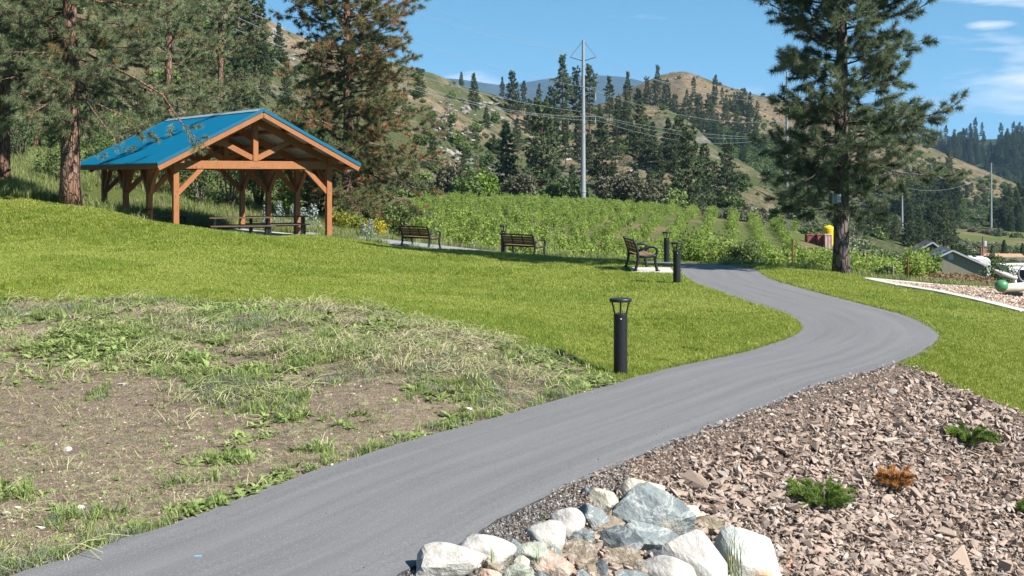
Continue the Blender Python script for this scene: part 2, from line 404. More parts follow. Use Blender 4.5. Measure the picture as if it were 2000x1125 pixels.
    MAT['b_dark'] = boulder('dark_blue_boulder', [(.25, (.035, .043, .05)), (.5, (.08, .095, .105)), (.75, (.17, .185, .19))], (.35, .36, .34), .5, 2.6, .8, (.19, .15, .105))
    MAT['b_brown'] = boulder('brown_boulder', [(.25, (.11, .085, .06)), (.5, (.23, .185, .135)), (.75, (.36, .31, .25))], (.45, .42, .37), .5, 3, .9)
    MAT['b_pink'] = boulder('pinkish_boulder', [(.25, (.26, .18, .13)), (.5, (.42, .34, .28)), (.75, (.55, .5, .44))], (.4, .17, .09), .6, 3, .8)
    MAT['b_green'] = boulder('green_grey_boulder', [(.25, (.16, .17, .13)), (.5, (.29, .31, .26)), (.75, (.42, .45, .4))], (.5, .48, .42), .5, 3, .7)
    MAT['b_rust'] = boulder('rust_stained_boulder', [(.25, (.25, .28, .265)), (.5, (.36, .385, .36)), (.75, (.46, .465, .435))], (.4, .36, .3), .5, 1.8, .5, (.36, .19, .085))
    # timber
    q = NT('stained_timber'); v = q.obj(); gr = q.noise(3.5, q.map(v, (7, 7, 1.2)), 6, .6, .3); big = q.noise(1.4, v, 3)
    c = q.mix(.35, q.ramp(gr, [(.3, (.195, .071, .023)), (.65, (.285, .116, .042))]), q.ramp(big, [(.3, (.2, .075, .024)), (.7, (.295, .122, .045))]))
    MAT['timber'] = q.done(c, .6, q.bump(gr, .15, .01), 0, .3)
    q = NT('bench_plank'); gr = q.noise(6, q.map(q.obj(), (1, 9, 9)), 5)
    MAT['plank'] = q.done(q.ramp(gr, [(.3, (.165, .098, .05)), (.7, (.245, .15, .082))]), .6, None, 0, .3)
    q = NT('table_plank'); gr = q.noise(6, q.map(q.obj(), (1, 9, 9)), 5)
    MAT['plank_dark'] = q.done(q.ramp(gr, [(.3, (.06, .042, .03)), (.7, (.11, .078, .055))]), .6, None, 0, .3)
    MAT['roof_blue'] = simple('blue_painted_metal', (.0, .082, .16), .42, 0, .07, 1.2, .4)
    MAT['roof_trim'] = simple('ridge_highlight_metal', (.35, .42, .46), .35, .3, .08, 2)  # pale tone puts the highlight along the ridge into the metal colour
    MAT['roof_under'] = simple('pale_underside_metal', (.46, .43, .40), .5, 0, .1, 3)
    MAT['gutter'] = simple('dark_eave_metal', (.06, .085, .07), .5, 0, .1, 3)
    q = NT('black_powder_coat'); MAT['black'] = q.done(q.ramp(q.noise(30), [(.3, (.006, .007, .008)), (.7, (.014, .015, .017))]), .45, None, 0, .35)
    MAT['steel'] = simple('galvanised_steel', (.25, .265, .28), .5, .3, .1, .6)
    MAT['steel_dark'] = simple('dark_steel', (.10, .105, .11), .5, .3, .1, 2)
    MAT['wire'] = simple('aluminium_wire', (.22, .24, .26), .5, .2, .1, .01)
    MAT['white_paint'] = simple('white_paint', (.75, .75, .74), .45, 0, .05, 2)
    MAT['grey_paint'] = simple('grey_paint', (.36, .37, .39), .5, 0, .08, 2)
    MAT['stucco'] = simple('olive_stucco', (.19, .18, .135), .9, 0, .08, 1.5, .2, .2)
    MAT['shingle'] = simple('grey_shingles', (.10, .097, .097), 1.0, 0, .3, 4, .05)
    MAT['shingle_tan'] = simple('tan_shingles', (.37, .21, .13), .9, 0, .22, 3)
    MAT['solar'] = simple('solar_glass', (.03, .045, .085), .12, .2, .2, 1, .6)
    MAT['glass'] = simple('dark_window_glass', (.025, .03, .035), .1, 0, .2, 1, .6)
    MAT['brick'] = simple('chimney_brick', (.30, .14, .09), .9, 0, .25, 4)
    MAT['yellow'] = simple('yellow_tank_plastic', (.62, .42, .01), .45, 0, .1, 1)
    MAT['crate_red'] = simple('dull_red_bin', (.19, .055, .05), .7, 0, .25, 2)
    MAT['crate_pink'] = simple('faded_pink_bin', (.42, .27, .24), .7, 0, .2, 2)
    MAT['green_gloss'] = simple('green_glossy_plastic', (.055, .20, .08), .3, 0, .06, 2, .5)
    MAT['cream_plastic'] = simple('cream_plastic', (.62, .54, .42), .45, 0, .12, 3)
    MAT['grey_board'] = simple('grey_brown_board', (.36, .32, .30), .6, 0, .12, 3)
    MAT['rust_post'] = simple('rusty_post', (.12, .05, .025), .9, 0, .35, 6)
    MAT['wood_post'] = simple('weathered_post', (.22, .18, .14), .9, 0, .25, 6)
    MAT['nest'] = simple('grey_green_box', (.16, .21, .22), .7, 0, .1, 6)
    MAT['nest_lid'] = simple('pale_box_face', (.42, .50, .54), .6, 0, .1, 6)
    MAT['blue_chalk'] = simple('blue_chalk_paint', (.14, .27, .4), .9, 0, .2, 30)
build_materials()
# ------------------------------------------------------------------ terrain
def fbm(x, y, scale, octv=5, seed=0, gain=.5):
    """value noise, numpy"""
    out = np.zeros(np.broadcast(x, y).shape); amp = 1.0; tot = 0
    for o in range(octv):
        u = np.asarray(x) / scale * 2 ** o + 17.3 * (seed + o); v = np.asarray(y) / scale * 2 ** o - 9.7 * (seed + o)
        i = np.floor(u).astype(np.int64); j = np.floor(v).astype(np.int64); fu = u - i; fv = v - j
        fu = fu * fu * (3 - 2 * fu); fv = fv * fv * (3 - 2 * fv)
        def hsh(a, b):
            n = (a * 374761393 + b * 668265263 + seed * 1442695 + o * 97) & 0x7fffffff
            n = ((n ^ (n >> 13)) * 1274126177) & 0x7fffffff
            return ((n ^ (n >> 16)) & 0xffff) / 65535.0
        val = (hsh(i, j) * (1 - fu) + hsh(i + 1, j) * fu) * (1 - fv) + (hsh(i, j + 1) * (1 - fu) + hsh(i + 1, j + 1) * fu) * fv
        out += amp * val; tot += amp; amp *= gain
    return out / tot * 2 - 1
# path centre line (x, y, z)
PC = [(-9, 0, .0), (-5.1, 4, .0), (-2.0, 8.65, 0), (-.62, 11.4, 0), (1.66, 14.95, 0), (3.15, 17.2, 0), (4.65, 19.1, 0), (6.0, 21.6, 0), (6.42, 24.2, 0),
      (6.2, 26.8, 0), (5.9, 29.6, 0), (5.65, 32.6, 0), (5.75, 35.2, 0), (5.95, 37.6, -.02), (5.5, 40.5, -.13), (3.9, 43.4, -.24), (1.2, 46.0, -.26),
      (-1.6, 48.6, -.16), (-4.2, 50.5, .02), (-6.6, 51.6, .22), (-8.6, 52.3, .35)]
def catmull(P, n=10):
    P = np.array(P, float); out = []
    for i in range(len(P) - 1):
        p0 = P[max(i - 1, 0)]; p1 = P[i]; p2 = P[i + 1]; p3 = P[min(i + 2, len(P) - 1)]
        for t in np.arange(n) / n:
            out.append(.5 * ((2 * p1) + (-p0 + p2) * t + (2 * p0 - 5 * p1 + 4 * p2 - p3) * t * t + (-p0 + 3 * p1 - 3 * p2 + p3) * t ** 3))
    out.append(P[-1]); return np.array(out)
PCL = catmull(PC, 12)
PHW = 1.13
def path_dist(x, y):
    """signed-less distance to the path's centre line, its height there and the side (+ = right of travel)"""
    x = np.asarray(x, float); y = np.asarray(y, float); sh = x.shape; x = x.ravel(); y = y.ravel()
    best = np.full(x.shape, 1e9); bz = np.zeros(x.shape); bs = np.zeros(x.shape); near = (y < 60) & (np.abs(x) < 40)
    xi = x[near]; yi = y[near]; b = best[near]; z = bz[near]; s = bs[near]
    for i in range(0, len(PCL) - 1):
        a = PCL[i]; c = PCL[i + 1]; dx, dy = c[0] - a[0], c[1] - a[1]; L = dx * dx + dy * dy
        t = np.clip(((xi - a[0]) * dx + (yi - a[1]) * dy) / L, 0, 1)
        ex = xi - a[0] - t * dx; ey = yi - a[1] - t * dy; d = np.hypot(ex, ey); m = d < b
        b = np.where(m, d, b); z = np.where(m, a[2] + t * (c[2] - a[2]), z); s = np.where(m, np.sign(dx * -ey + dy * ex), s)
    best[near] = b; bz[near] = z; bs[near] = s
    return best.reshape(sh), bz.reshape(sh), bs.reshape(sh)
CP = []      # ground control points (x, y, z)
def cz(px, py, d): p = at(px, py, d); CP.append((p.x, p.y, p.z))
def cw(x, y, z): CP.append((x, y, z))
for p in PC[2:]: cw(*p)
# dirt bank and its upper edge, lawn, mound
for a in [(1210, 748, 17.0), (1100, 694, 17.9), (1000, 668, 18.5), (870, 640, 19.2), (720, 605, 21.0), (620, 592, 21.8), (480, 590, 21.9), (300, 586, 22.1), (0, 588, 22.0), (-300, 590, 22.)]: cz(*a)
for a in [(700, 790, 14.3), (500, 800, 14.4), (300, 830, 13.8), (0, 760, 15.6), (200, 960, 10.9), (-100, 1000, 10.2), (-300, 800, 14.5), (0, 900, 12.0)]: cz(*a)
for a in [(1000, 560, 31.2), (600, 560, 26.8), (300, 560, 24.2), (0, 560, 23.6), (-300, 560, 23.6), (0, 500, 31.2), (300, 500, 33.5), (600, 500, 38.5), (800, 520, 35.5),
          (1000, 512, 40.3), (1150, 520, 38.3), (1240, 527, 36.4), (1200, 620, 24.2), (1400, 610, 25.3), (1350, 700, 19.1), (0, 456, 41.5), (-300, 456, 41.5), (250, 456, 41.5), (450, 456, 43),
          (600, 463.5, 46), (780, 485, 48.2), (900, 492, 48.3), (0, 391, 46), (-300, 385, 46), (135, 401, 46), (200, 411, 45), (250, 423, 44.2), (300, 434, 43.6), (350, 442, 43.4), (420, 455, 43.6), (5, 366, 50), (-300, 350, 52)]: cz(*a)
for x, y in [(-7.0, 49), (-12, 45.8), (-16.8, 52.8), (-11.85, 56.1), (-12, 50.5), (-9.4, 47.2)]: cw(x, y, .34)
for a in [(150, 345, 62), (330, 380, 62), (-300, 320, 62), (500, 410, 66), (650, 430, 66)]: cz(*a)
# right of the path: rubble slope and lawn
for a in [(3.27, 9.8, -1.35), (1.9, 10.4, -.62), (5.5, 13.2, -1.4), (4.2, 14.0, -.62), (7.6, 16.9, -.95), (6.4, 17.4, -.42), (1.5, 8.0, -1.3), (0.4, 8.6, -.55), (6, 10, -2.4), (9, 13, -2.2), (10, 18, -1.3), (14, 22, -1.6),
          (8.8, 22, -.2), (10.5, 26, -.28), (9.4, 36.8, -.1), (7.6, 30, -.02), (7.9, 38.5, -.08), (10, 35.5, -.2), (11.9, 29.6, -.5), (14.3, 35.5, -.5), (13, 39, -.7), (20, 32, -1.1), (16, 27, -1.2)]: cw(*a)
# field beyond the crest
for px, d, z in [(1000, 52, -1.2), (850, 56, -.8), (700, 58, .1), (1250, 50, -1.7), (1500, 46, -1.3), (1700, 46, -1.5), (2000, 46, -1.9), (850, 75, -1.2), (1000, 75, -1.8), (1300, 70, -2.4), (1500, 62, -2.3), (1800, 62, -3.2), (2000, 62, -3.6), (2300, 60, -4), (850, 110, -.9), (1000, 110, -1.6),
                 (1300, 110, -3.1), (1600, 105, -4.6), (1800, 105, -6.8), (2000, 105, -8.2), (700, 100, .4), (400, 90, 2.5), (0, 85, 5), (-400, 80, 6), (850, 170, -.2), (1139, 193, -1.8), (1400, 190, -3.9), (1600, 170, -5.6), (1800, 175, -12.2), (1760, 210, -13.2), (1850, 192, -14.2), (1900, 205, -14.8), (2000, 180, -14.2),
                 (2300, 180, -14), (1800, 260, -12.5), (1950, 320, -15), (2300, 320, -17), (1936, 400, -14.5), (2300, 500, -18), (600, 200, 2), (0, 200, 8), (-400, 200, 10), (-600, 30, 1.5), (-600, 15, 1.0), (2600, 20, -2.6), (2600, 10, -3), (2600, 40, -3), (-600, 8, .3), (2600, 90, -8), (1500, 400, -8), (1000, 400, -4), (0, 400, 0)]:
    cw((px - CX) / F * d, d, z)
for a in [(1870, 553, 50), (1815, 555, 48), (1925, 560, 47)]: cz(*a)
CPa = np.array(CP)
def tps_coords(x, y): return np.stack([x / y * 4.2, np.log(y) * 2.2], -1)
_C = tps_coords(CPa[:, 0], CPa[:, 1])
def _phi(r2): return .5 * r2 * np.log(r2 + 1e-12)
_n = len(CPa)
_A = np.zeros((_n + 3, _n + 3))
_A[:_n, :_n] = _phi(((_C[:, None] - _C[None]) ** 2).sum(-1)) + np.eye(_n) * 2e-3
_A[:_n, _n] = 1; _A[:_n, _n + 1:] = _C; _A[_n, :_n] = 1; _A[_n + 1:, :_n] = _C.T
_w = np.linalg.solve(_A, np.concatenate([CPa[:, 2], np.zeros(3)]))
def H(x, y, detail=True):
    x = np.asarray(x, float); y = np.asarray(y, float); sh = x.shape; xf = x.ravel(); yf = np.maximum(y.ravel(), 4.0)
    q = tps_coords(xf, yf); z = np.zeros(len(xf))
    for k in range(0, len(xf), 20000):
        qq = q[k:k + 20000]
        z[k:k + 20000] = _phi(((qq[:, None] - _C[None]) ** 2).sum(-1)) @ _w[:_n] + _w[_n] + qq @ _w[_n + 1:]
    z = z.reshape(sh)
    d, pz, s = path_dist(x, y)
    t = np.clip((d - (PHW + .05)) / .9, 0, 1); t = t * t * (3 - 2 * t)
    z = pz * (1 - t) + z * t + .012 * (1 - t)
    if detail:
        z = z + t * fbm(x, y, 2.5, 4, 3) * .035
    return z
# outlines of the dirt bank and the rubble slope on the ground plan
def plan(px, py, d): p = at(px, py, d); return (p.x, p.y)
DIRT = [plan(*a) for a in [(1215, 752, 16.75), (1180, 738, 17.1), (1100, 700, 17.7), (1000, 670, 18.5), (870, 640, 19.2), (760, 612, 20.6), (700, 598, 21.5), (620, 591, 21.9), (480, 589, 21.9), (340, 585, 22.0), (200, 588, 21.8), (0, 588, 22.0), (-400, 590, 22.)]] + \
       [(-14, 5), (-5.1, 4), (-2.0, 8.65), (-.62, 11.4), (1.66, 14.95), (3.15, 17.2)]
RUB = [(5.0, 18.7), (5.85, 18.0), (6.35, 17.75), (7.15, 17.5), (7.55, 17.1), (9.6, 14.2), (11, 9), (8, 5), (-4, 5), (-2.0, 8.6), (-.6, 11.4), (1.2, 14.4), (3.3, 17.3), (4.4, 18.4)]
def inside(poly, x, y):
    x = np.asarray(x); y = np.asarray(y); r = np.zeros(x.shape, bool); n = len(poly); j = n - 1
    for i in range(n):
        xi, yi = poly[i]; xj, yj = poly[j]
        c = ((yi > y) != (yj > y)) & (x < (xj - xi) * (y - yi) / (yj - yi + 1e-12) + xi)
        r ^= c; j = i
    return r
def edge_dist(poly, x, y):
    b = np.full(np.shape(x), 1e9); n = len(poly)
    for i in range(n):
        ax, ay = poly[i]; cx, cy = poly[(i + 1) % n]; dx, dy = cx - ax, cy - ay
        t = np.clip(((x - ax) * dx + (y - ay) * dy) / (dx * dx + dy * dy), 0, 1)
        b = np.minimum(b, np.hypot(x - ax - t * dx, y - ay - t * dy))
    return b
def zone_of(x, y):
    wob = fbm(x, y, .9, 3, 8) * .16; wx = fbm(x, y, .9, 3, 21) * .16
    xx, yy = x + wx, y + wob
    dirt = inside(DIRT, xx, yy); rub = inside(RUB, xx, yy)
    return dirt, rub
LAWN_Y = [(-4000, 60), (-13, 46.6), (-12.4, 45.0), (-11.4, 44.5)]
PAVP = [(-12.0 + a * math.cos(R(34)) - b * math.sin(R(34)), 45.65 + a * math.sin(R(34)) + b * math.cos(R(34))) for a, b in ((-.25, -.25), (6.25, -.25), (6.25, 8.9), (-.25, 8.9))]
def is_lawn(x, y):
    px = CX + F * x / y
    lim = np.interp(px, [-600, 0, 60, 135, 200, 300, 345, 420, 480, 640, 760, 900, 1080, 1230, 1330, 1500, 1560, 1640, 1700, 1850, 2000, 2400],
                    [46.8, 46.8, 46.6, 46.4, 45.9, 45.4, 45.6, 47.0, 47.8, 49.2, 48.6, 47.3, 44.6, 42.3, 40.0, 38.9, 38.6, 38.3, 38.0, 37.6, 37.6, 36])
    return y < lim
# one polar sheet, fine near the camera and coarse towards the horizon
pxs = np.concatenate([np.linspace(-2600, -300, 24, endpoint=False), np.linspace(-300, 2300, 420), np.linspace(2300, 4600, 24)[1:]])
rows = np.concatenate([np.geomspace(5, 60, 330, endpoint=False), np.geomspace(60, 900, 70, endpoint=False), np.geomspace(900, 14000, 14)])
GX, GY = np.meshgrid((pxs - CX) / F, rows); GX = GX * GY
GZ = H(GX, GY)
far = np.clip((GY - 420) / 600, 0, 1); GZ = GZ * (1 - far) + (-14.) * far
dz, rz_ = zone_of(GX, GY)
lawnm = is_lawn(GX, GY)
GZ += np.where(dz, fbm(GX, GY, .55, 4, 5) * .035, 0) + np.where(dz | rz_, 0, np.where(lawnm & (path_dist(GX, GY)[0] > 1.25), .012, 0))
nR, nC = GX.shape
idx = np.arange(nR * nC).reshape(nR, nC)
quads = np.stack([idx[:-1, :-1], idx[:-1, 1:], idx[1:, 1:], idx[1:, :-1]], -1).reshape(-1, 4)
V = np.stack([GX, GY, GZ], -1).reshape(-1, 3)
zone = np.stack([dz.astype(float), rz_.astype(float), (~lawnm & ~dz & ~rz_).astype(float)], -1)
for _ in range(1):
    zz = zone.copy(); zz[1:-1, 1:-1] = (zone[1:-1, 1:-1] * 2 + zone[:-2, 1:-1] + zone[2:, 1:-1] + zone[1:-1, :-2] + zone[1:-1, 2:]) / 6; zone = zz
zone = zone.reshape(-1, 3)
qc = V[quads].mean(1)
qd, qr = zone_of(qc[:, 0], qc[:, 1]); ql = is_lawn(qc[:, 0], qc[:, 1])
kind = np.where(qd, 1, np.where(qr, 2, np.where(ql, 0, 3)))
for k, (nm, lab, cat) in enumerate([('lawn', 'mown green lawn spreading either side of the asphalt path', 'lawn'), ('dirt_bank', 'bare brown dirt bank between lawn and path with weeds', 'dirt bank'),
                                    ('rubble_slope_ground', 'brown ground under the broken rubble right of path', 'ground'), ('field_ground', 'open ground of the field and valley beyond the lawn', 'ground')]):
    qs = quads[kind == k]; used, inv = np.unique(qs, return_inverse=True)
    o = link(nm, mesh_np(nm, V[used], inv.reshape(-1, 4), MAT['ground'], True, {'zone': zone[used]}))
    tag(o, lab, cat, None, 'structure')
base = MB().box((0, 0, -45), (60000, 60000, 2)).build('ground_base', MAT['ground']); tag(base, 'flat valley floor far below the park', 'ground', None, 'structure')
GROUND = BVHTree.FromPolygons([tuple(p) for p in V], [tuple(q) for q in quads], all_triangles=False)
def gz(x, y):
    h = GROUND.ray_cast(Vector((x, y, 300)), Vector((0, 0, -1)))
    return h[0].z if h[0] is not None else 0.0
def hit(px, py, tree=None):
    d = (at(px, py, 1.0) - Vector((0, 0, CAMZ))).normalized()
    h = (tree or GROUND).ray_cast(Vector((0, 0, CAMZ)), d)
    return h[0]
def gzs(x, y): return np.array([gz(a, b) for a, b in zip(x, y)])
# ------------------------------------------------------------------ asphalt path
def ribbon(name, C, hw, lift, mat, label, cat, wob=.075, thick=.05, seed=1):
    n = len(C); tang = np.gradient(C[:, :2], axis=0); tang /= np.linalg.norm(tang, axis=1)[:, None]; nrm = np.stack([tang[:, 1], -tang[:, 0]], -1)
    s = np.concatenate([[0], np.cumsum(np.linalg.norm(np.diff(C[:, :2], axis=0), axis=1))])
    us = np.array([-1.02, -1.0, -.97, -.6, -.2, .2, .6, .97, 1.0, 1.02]); v = []; uv = []
    for i in range(n):
        for k, u in enumerate(us):
            e = hw + (wob * fbm(np.array(s[i]), np.array(9. if u > 0 else 0.), .4, 5, seed, .65)[()] if abs(u) > .9 else 0)
            z = C[i, 2] + lift - (thick if abs(u) > 1.01 else 0) + (.012 * (1 - min(u * u, 1)))
            v.append((C[i, 0] + nrm[i, 0] * u * e, C[i, 1] + nrm[i, 1] * u * e, z)); uv.append((u * hw, s[i]))
    m = len(us); ix = np.arange(n * m).reshape(n, m)
    f = np.stack([ix[:-1, :-1], ix[:-1, 1:], ix[1:, 1:], ix[1:, :-1]], -1).reshape(-1, 4)
    mm = mesh_np(name, v, f, mat, False, None, np.array(uv)); mm.materials.append(MAT['edge'] if name == 'path' else mat); nq = m - 1
    mm.polygons.foreach_set('material_index', [1 if (k % nq) in (0, nq - 1) else 0 for k in range(len(f))])
    o = link(name, mm); return tag(o, label, cat, None, 'structure')
NSPL = 12
k_split = 14 * NSPL
PCF = catmull(PC, 60)
asphalt = ribbon('path', PCF[:60 * 15 + 1], PHW, .035, MAT['asphalt'], 'grey asphalt footpath winding from the foreground to the benches', 'path')
ribbon('concrete_path', PCF[60 * 15:] + np.array([0, 0, 0.0]), .8, .045, MAT['concrete_path'], 'pale grey path strip running behind the benches to the pavilion', 'path', .01)
# crumbling dark shoulder on the inside of the bends
def shoulder(i0, i1, side, w0, nm, lab):
    C = PCF[i0:i1]; tang = np.gradient(C[:, :2], axis=0); tang /= np.linalg.norm(tang, axis=1)[:, None]; nrm = np.stack([tang[:, 1], -tang[:, 0]], -1)
    v = []; n = len(C)
    for i in range(n):
        t = math.sin(math.pi * i / (n - 1)); w = w0 * t + .02
        for u, dzv in ((0, -.01), (.5, -.02), (1, -.055)):
            r = side * (PHW - .03 + (w * u) * (1 + .25 * math.sin(i * .9) * (u == 1)))
            v.append((C[i, 0] + nrm[i, 0] * r, C[i, 1] + nrm[i, 1] * r, C[i, 2] + .036 + dzv))
    ix = np.arange(n * 3).reshape(n, 3); f = np.stack([ix[:-1, :-1], ix[:-1, 1:], ix[1:, 1:], ix[1:, :-1]], -1).reshape(-1, 4)
    if side < 0: f = f[:, ::-1]
    tag(link(nm, mesh_np(nm, v, f, MAT['edge'], True)), lab, 'path edge', None, 'structure')
shoulder(60 * 7 + 20, 60 * 11, -1, .17, 'path_edge', 'dark crumbled asphalt lip on the inner bend of the path')
shoulder(60 * 6 + 20, 60 * 9, 1, .13, 'path_edge', 'dark crumbled asphalt lip on the outer bend of the path')
# ------------------------------------------------------------------ hills
def hill(name, cols, mat, label, nstep=60, ncol=220, amp=2.0, nscale=30., back=200., seed=2, px0=None):
    """cols: (px, foot_y, foot_d, ridge_y, ridge_d): a slope from foot to ridge, closed by a back slope"""
    c = np.array(cols, float); px = np.linspace(c[0, 0], c[-1, 0], ncol)
    fy, fd, ry, rd = (np.interp(px, c[:, 0], c[:, k]) for k in (1, 2, 3, 4))
    def sm(a, w):
        k = np.ones(w) / w; return np.convolve(np.pad(a, w // 2, mode='edge'), k, 'valid')[:len(a)]
    fd = sm(fd, 7); rd = sm(rd, 7); fy = sm(fy, 3); ry = sm(ry, 3)
    v = []
    ts = np.concatenate([[-.12], np.linspace(0, 1, nstep)])
    for t in ts:
        d = fd + (rd - fd) * t; tt = max(t, 0); y = fy + (ry - fy) * (tt ** .9)
        x = (px - CX) / F * d; z = CAMZ + (HY - y) / F * d
        if t < 0: z = z - 6
        env = math.sin(math.pi * min(max(t, 0.), 1)) ** .5 if 0 < t < 1 else 0
        z = z + amp * (env + .25) * fbm(x, d, nscale, 6, seed, .55) * (1 if t >= 0 else 0)
        v.append(np.stack([x, d, z], -1))
    for t in np.linspace(.08, 1, 8):
        d = rd + back * t; x = (px - CX) / F * rd * (1 + .0 * t) + (px - CX) / F * back * t * .6; zr = CAMZ + (HY - ry) / F * rd
        z = zr - (zr + 25) * (t * t * .9 + .1 * t); v.append(np.stack([x, d, z], -1))
    nr = len(v); v = np.concatenate(v); ix = np.arange(nr * ncol).reshape(nr, ncol)
    f = np.stack([ix[:-1, :-1], ix[:-1, 1:], ix[1:, 1:], ix[1:, :-1]], -1).reshape(-1, 4)
    o = link(name, mesh_np(name, v, f, mat, True)); tag(o, label, 'hill', None, 'structure')
    return BVHTree.FromPolygons([tuple(p) for p in v], [tuple(q) for q in f])
HILL1 = hill('hill', [(-700, 325, 80, -500, 200), (-300, 330, 80, -380, 220), (0, 345, 80, -260, 240), (300, 390, 84, -130, 260), (450, 405, 92, -12, 280), (500, 408, 96, 22, 290), (560, 408, 100, 60, 300), (620, 408, 108, 84, 310), (700, 404, 130, 106, 320), (850, 394, 172, 142, 345),
                      (900, 396, 180, 166, 360), (980, 400, 190, 193, 385), (1060, 402, 196, 214, 410), (1139, 404, 199, 218, 420), (1200, 408, 202, 212, 420), (1250, 412, 204, 202, 410), (1300, 418, 206, 214, 390), (1350, 424, 207, 243, 370), (1400, 432, 208, 286, 350), (1450, 438, 209, 316, 330), (1500, 444, 210, 350, 310),
                      (1550, 450, 212, 392, 290), (1600, 456, 214, 430, 270), (1700, 470, 220, 462, 250), (1800, 486, 225, 482, 235)], MAT['hill_near'],
             'rocky hillside of dry grass and sagebrush rising behind the vineyard', 90, 420, 4.2, 34., 160, 2)
HILL2 = hill('hill', [(900, 300, 520, 250, 800), (1000, 300, 540, 232, 820), (1150, 310, 540, 212, 850), (1200, 315, 530, 190, 860), (1250, 320, 525, 163, 860), (1290, 325, 520, 145, 860), (1335, 330, 515, 138, 850), (1380, 335, 510, 152, 850), (1420, 342, 505, 166, 840), (1470, 350, 500, 183, 830), (1520, 400, 470, 192, 820),
                      (1600, 440, 430, 208, 800), (1700, 470, 390, 237, 770), (1780, 480, 370, 271, 740), (1850, 485, 360, 300, 720), (1920, 487, 360, 332, 700), (2000, 488, 360, 368, 680), (2150, 490, 370, 425, 650), (2400, 495, 400, 470, 620)], MAT['hill_mid'],
             'bare tan dome and its long grassy shoulder behind the right pine', 70, 300, 9., 90., 300, 5)
HILL3 = hill('hill', [(1550, 400, 1000, 360, 1500), (1700, 440, 980, 310, 1500), (1780, 455, 960, 290, 1500), (1850, 465, 950, 283, 1480), (1900, 470, 940, 274, 1450), (1950, 474, 930, 272, 1430), (2000, 478, 930, 268, 1400), (2200, 480, 930, 245, 1400), (2600, 485, 930, 300, 1400)], MAT['hill_far'],
             'forested blue green ridge at the far right', 40, 160, 14., 160., 500, 9)
HILL4 = hill('mountain', [(300, 345, 5200, 200, 7600), (600, 345, 5200, 175, 7600), (800, 345, 5200, 160, 7600), (870, 345, 5200, 152, 7600), (930, 345, 5200, 160, 7600), (985, 345, 5200, 168, 7600), (1040, 345, 5200, 160, 7600), (1100, 345, 5200, 151, 7600), (1180, 345, 5200, 148, 7600), (1230, 345, 5200, 152, 7600), (1280, 345, 5200, 166, 7600),
                          (1400, 345, 5200, 185, 7600), (1600, 345, 5200, 225, 7600), (2000, 345, 5200, 290, 7600), (2600, 345, 5200, 320, 7600)], MAT['mountain'], 'blue forested mountain on the far skyline', 24, 200, 60., 700., 2500, 12)
# ------------------------------------------------------------------ the pavilion
FA = R(34.0)
PAV = thing('pavilion', 'open timber picnic pavilion with a blue metal gable roof', 'pavilion', (-12.0, 45.65, .39), FA)
MB().box((3, 4.3, -.15), (6.3, 9.0, .3)).build('slab', MAT['concrete'], PAV, bevel=.015)
PW, YS = 6.0, [0.0, 2.87, 5.73, 8.6]
TR = MAT['timber']
def rt(x): return 4.77 - .505 * abs(x - 3.0)       # top of the roof
SL = math.atan(.505)
post_m = MB().box((0, 0, 1.40), (.2, .2, 2.80)).mesh('post', TR)
shoe_m = MB().box((0, 0, .04), (.225, .225, .08)).mesh('post_shoe', MAT['steel_dark'])
for y in YS:
    for x in (0, PW):
        p = link('post', post_m, PAV); p.location = (x, y, 0)
        link('post_shoe', shoe_m, p)
for y in YS:                                        # four trusses
    yy = y
    MB().box((3, yy, 2.74), (5.795, .19, .29)).build('tie_beam', TR, PAV, bevel=.008)
    MB().box((3, yy - .012, 3.655), (.2, .2, 1.54)).build('king_post', TR, PAV, bevel=.008)
    for s in (-1, 1):
        MB().bar((3 + s * 3.62, yy, rt(3 + 3.62) - .355), (3 + s * .09, yy, rt(3.09) - .355), .16, .24).build('rafter', TR, PAV)
        MB().bar((3 + s * .1, yy, 2.99), (3 + s * 1.58, yy, 3.72), .15, .19).build('strut', TR, PAV)
        MB().bar((3 + s * 2.93, yy, 1.72), (3 + s * 2.0, yy, 2.66), .13, .17).build('knee_brace', TR, PAV)
    if y == 0:
        bolt_m = MB().tube([(0, -.085, 0), (0, -.112, 0)], .018, 8).mesh('bolt', MAT['steel_dark'])
        for x in (2.86, 2.95, 3.05, 3.14, .75, .95): link('bolt', bolt_m, PAV).location = (x, yy, 2.66)
        for x in (0, 6):
            for z in (1.62, 1.78): link('bolt', bolt_m, PAV).location = (x - .03 + .06 * (z > 1.7), yy - .004, z)
for x in (0, PW):                                   # plates along the eaves and their braces
    MB().box((x, 4.3, 2.92), (.19, 9.9, .24)).build('wall_plate', TR, PAV, bevel=.008)
    for i, y in enumerate(YS):
        for s in (-1, 1):
            if (i == 0 and s < 0) or (i == 3 and s > 0): continue
            MB().bar((x, y + s * .08, 1.72), (x, y + s * .98, 2.72), .13, .17).build('knee_brace', TR, PAV)
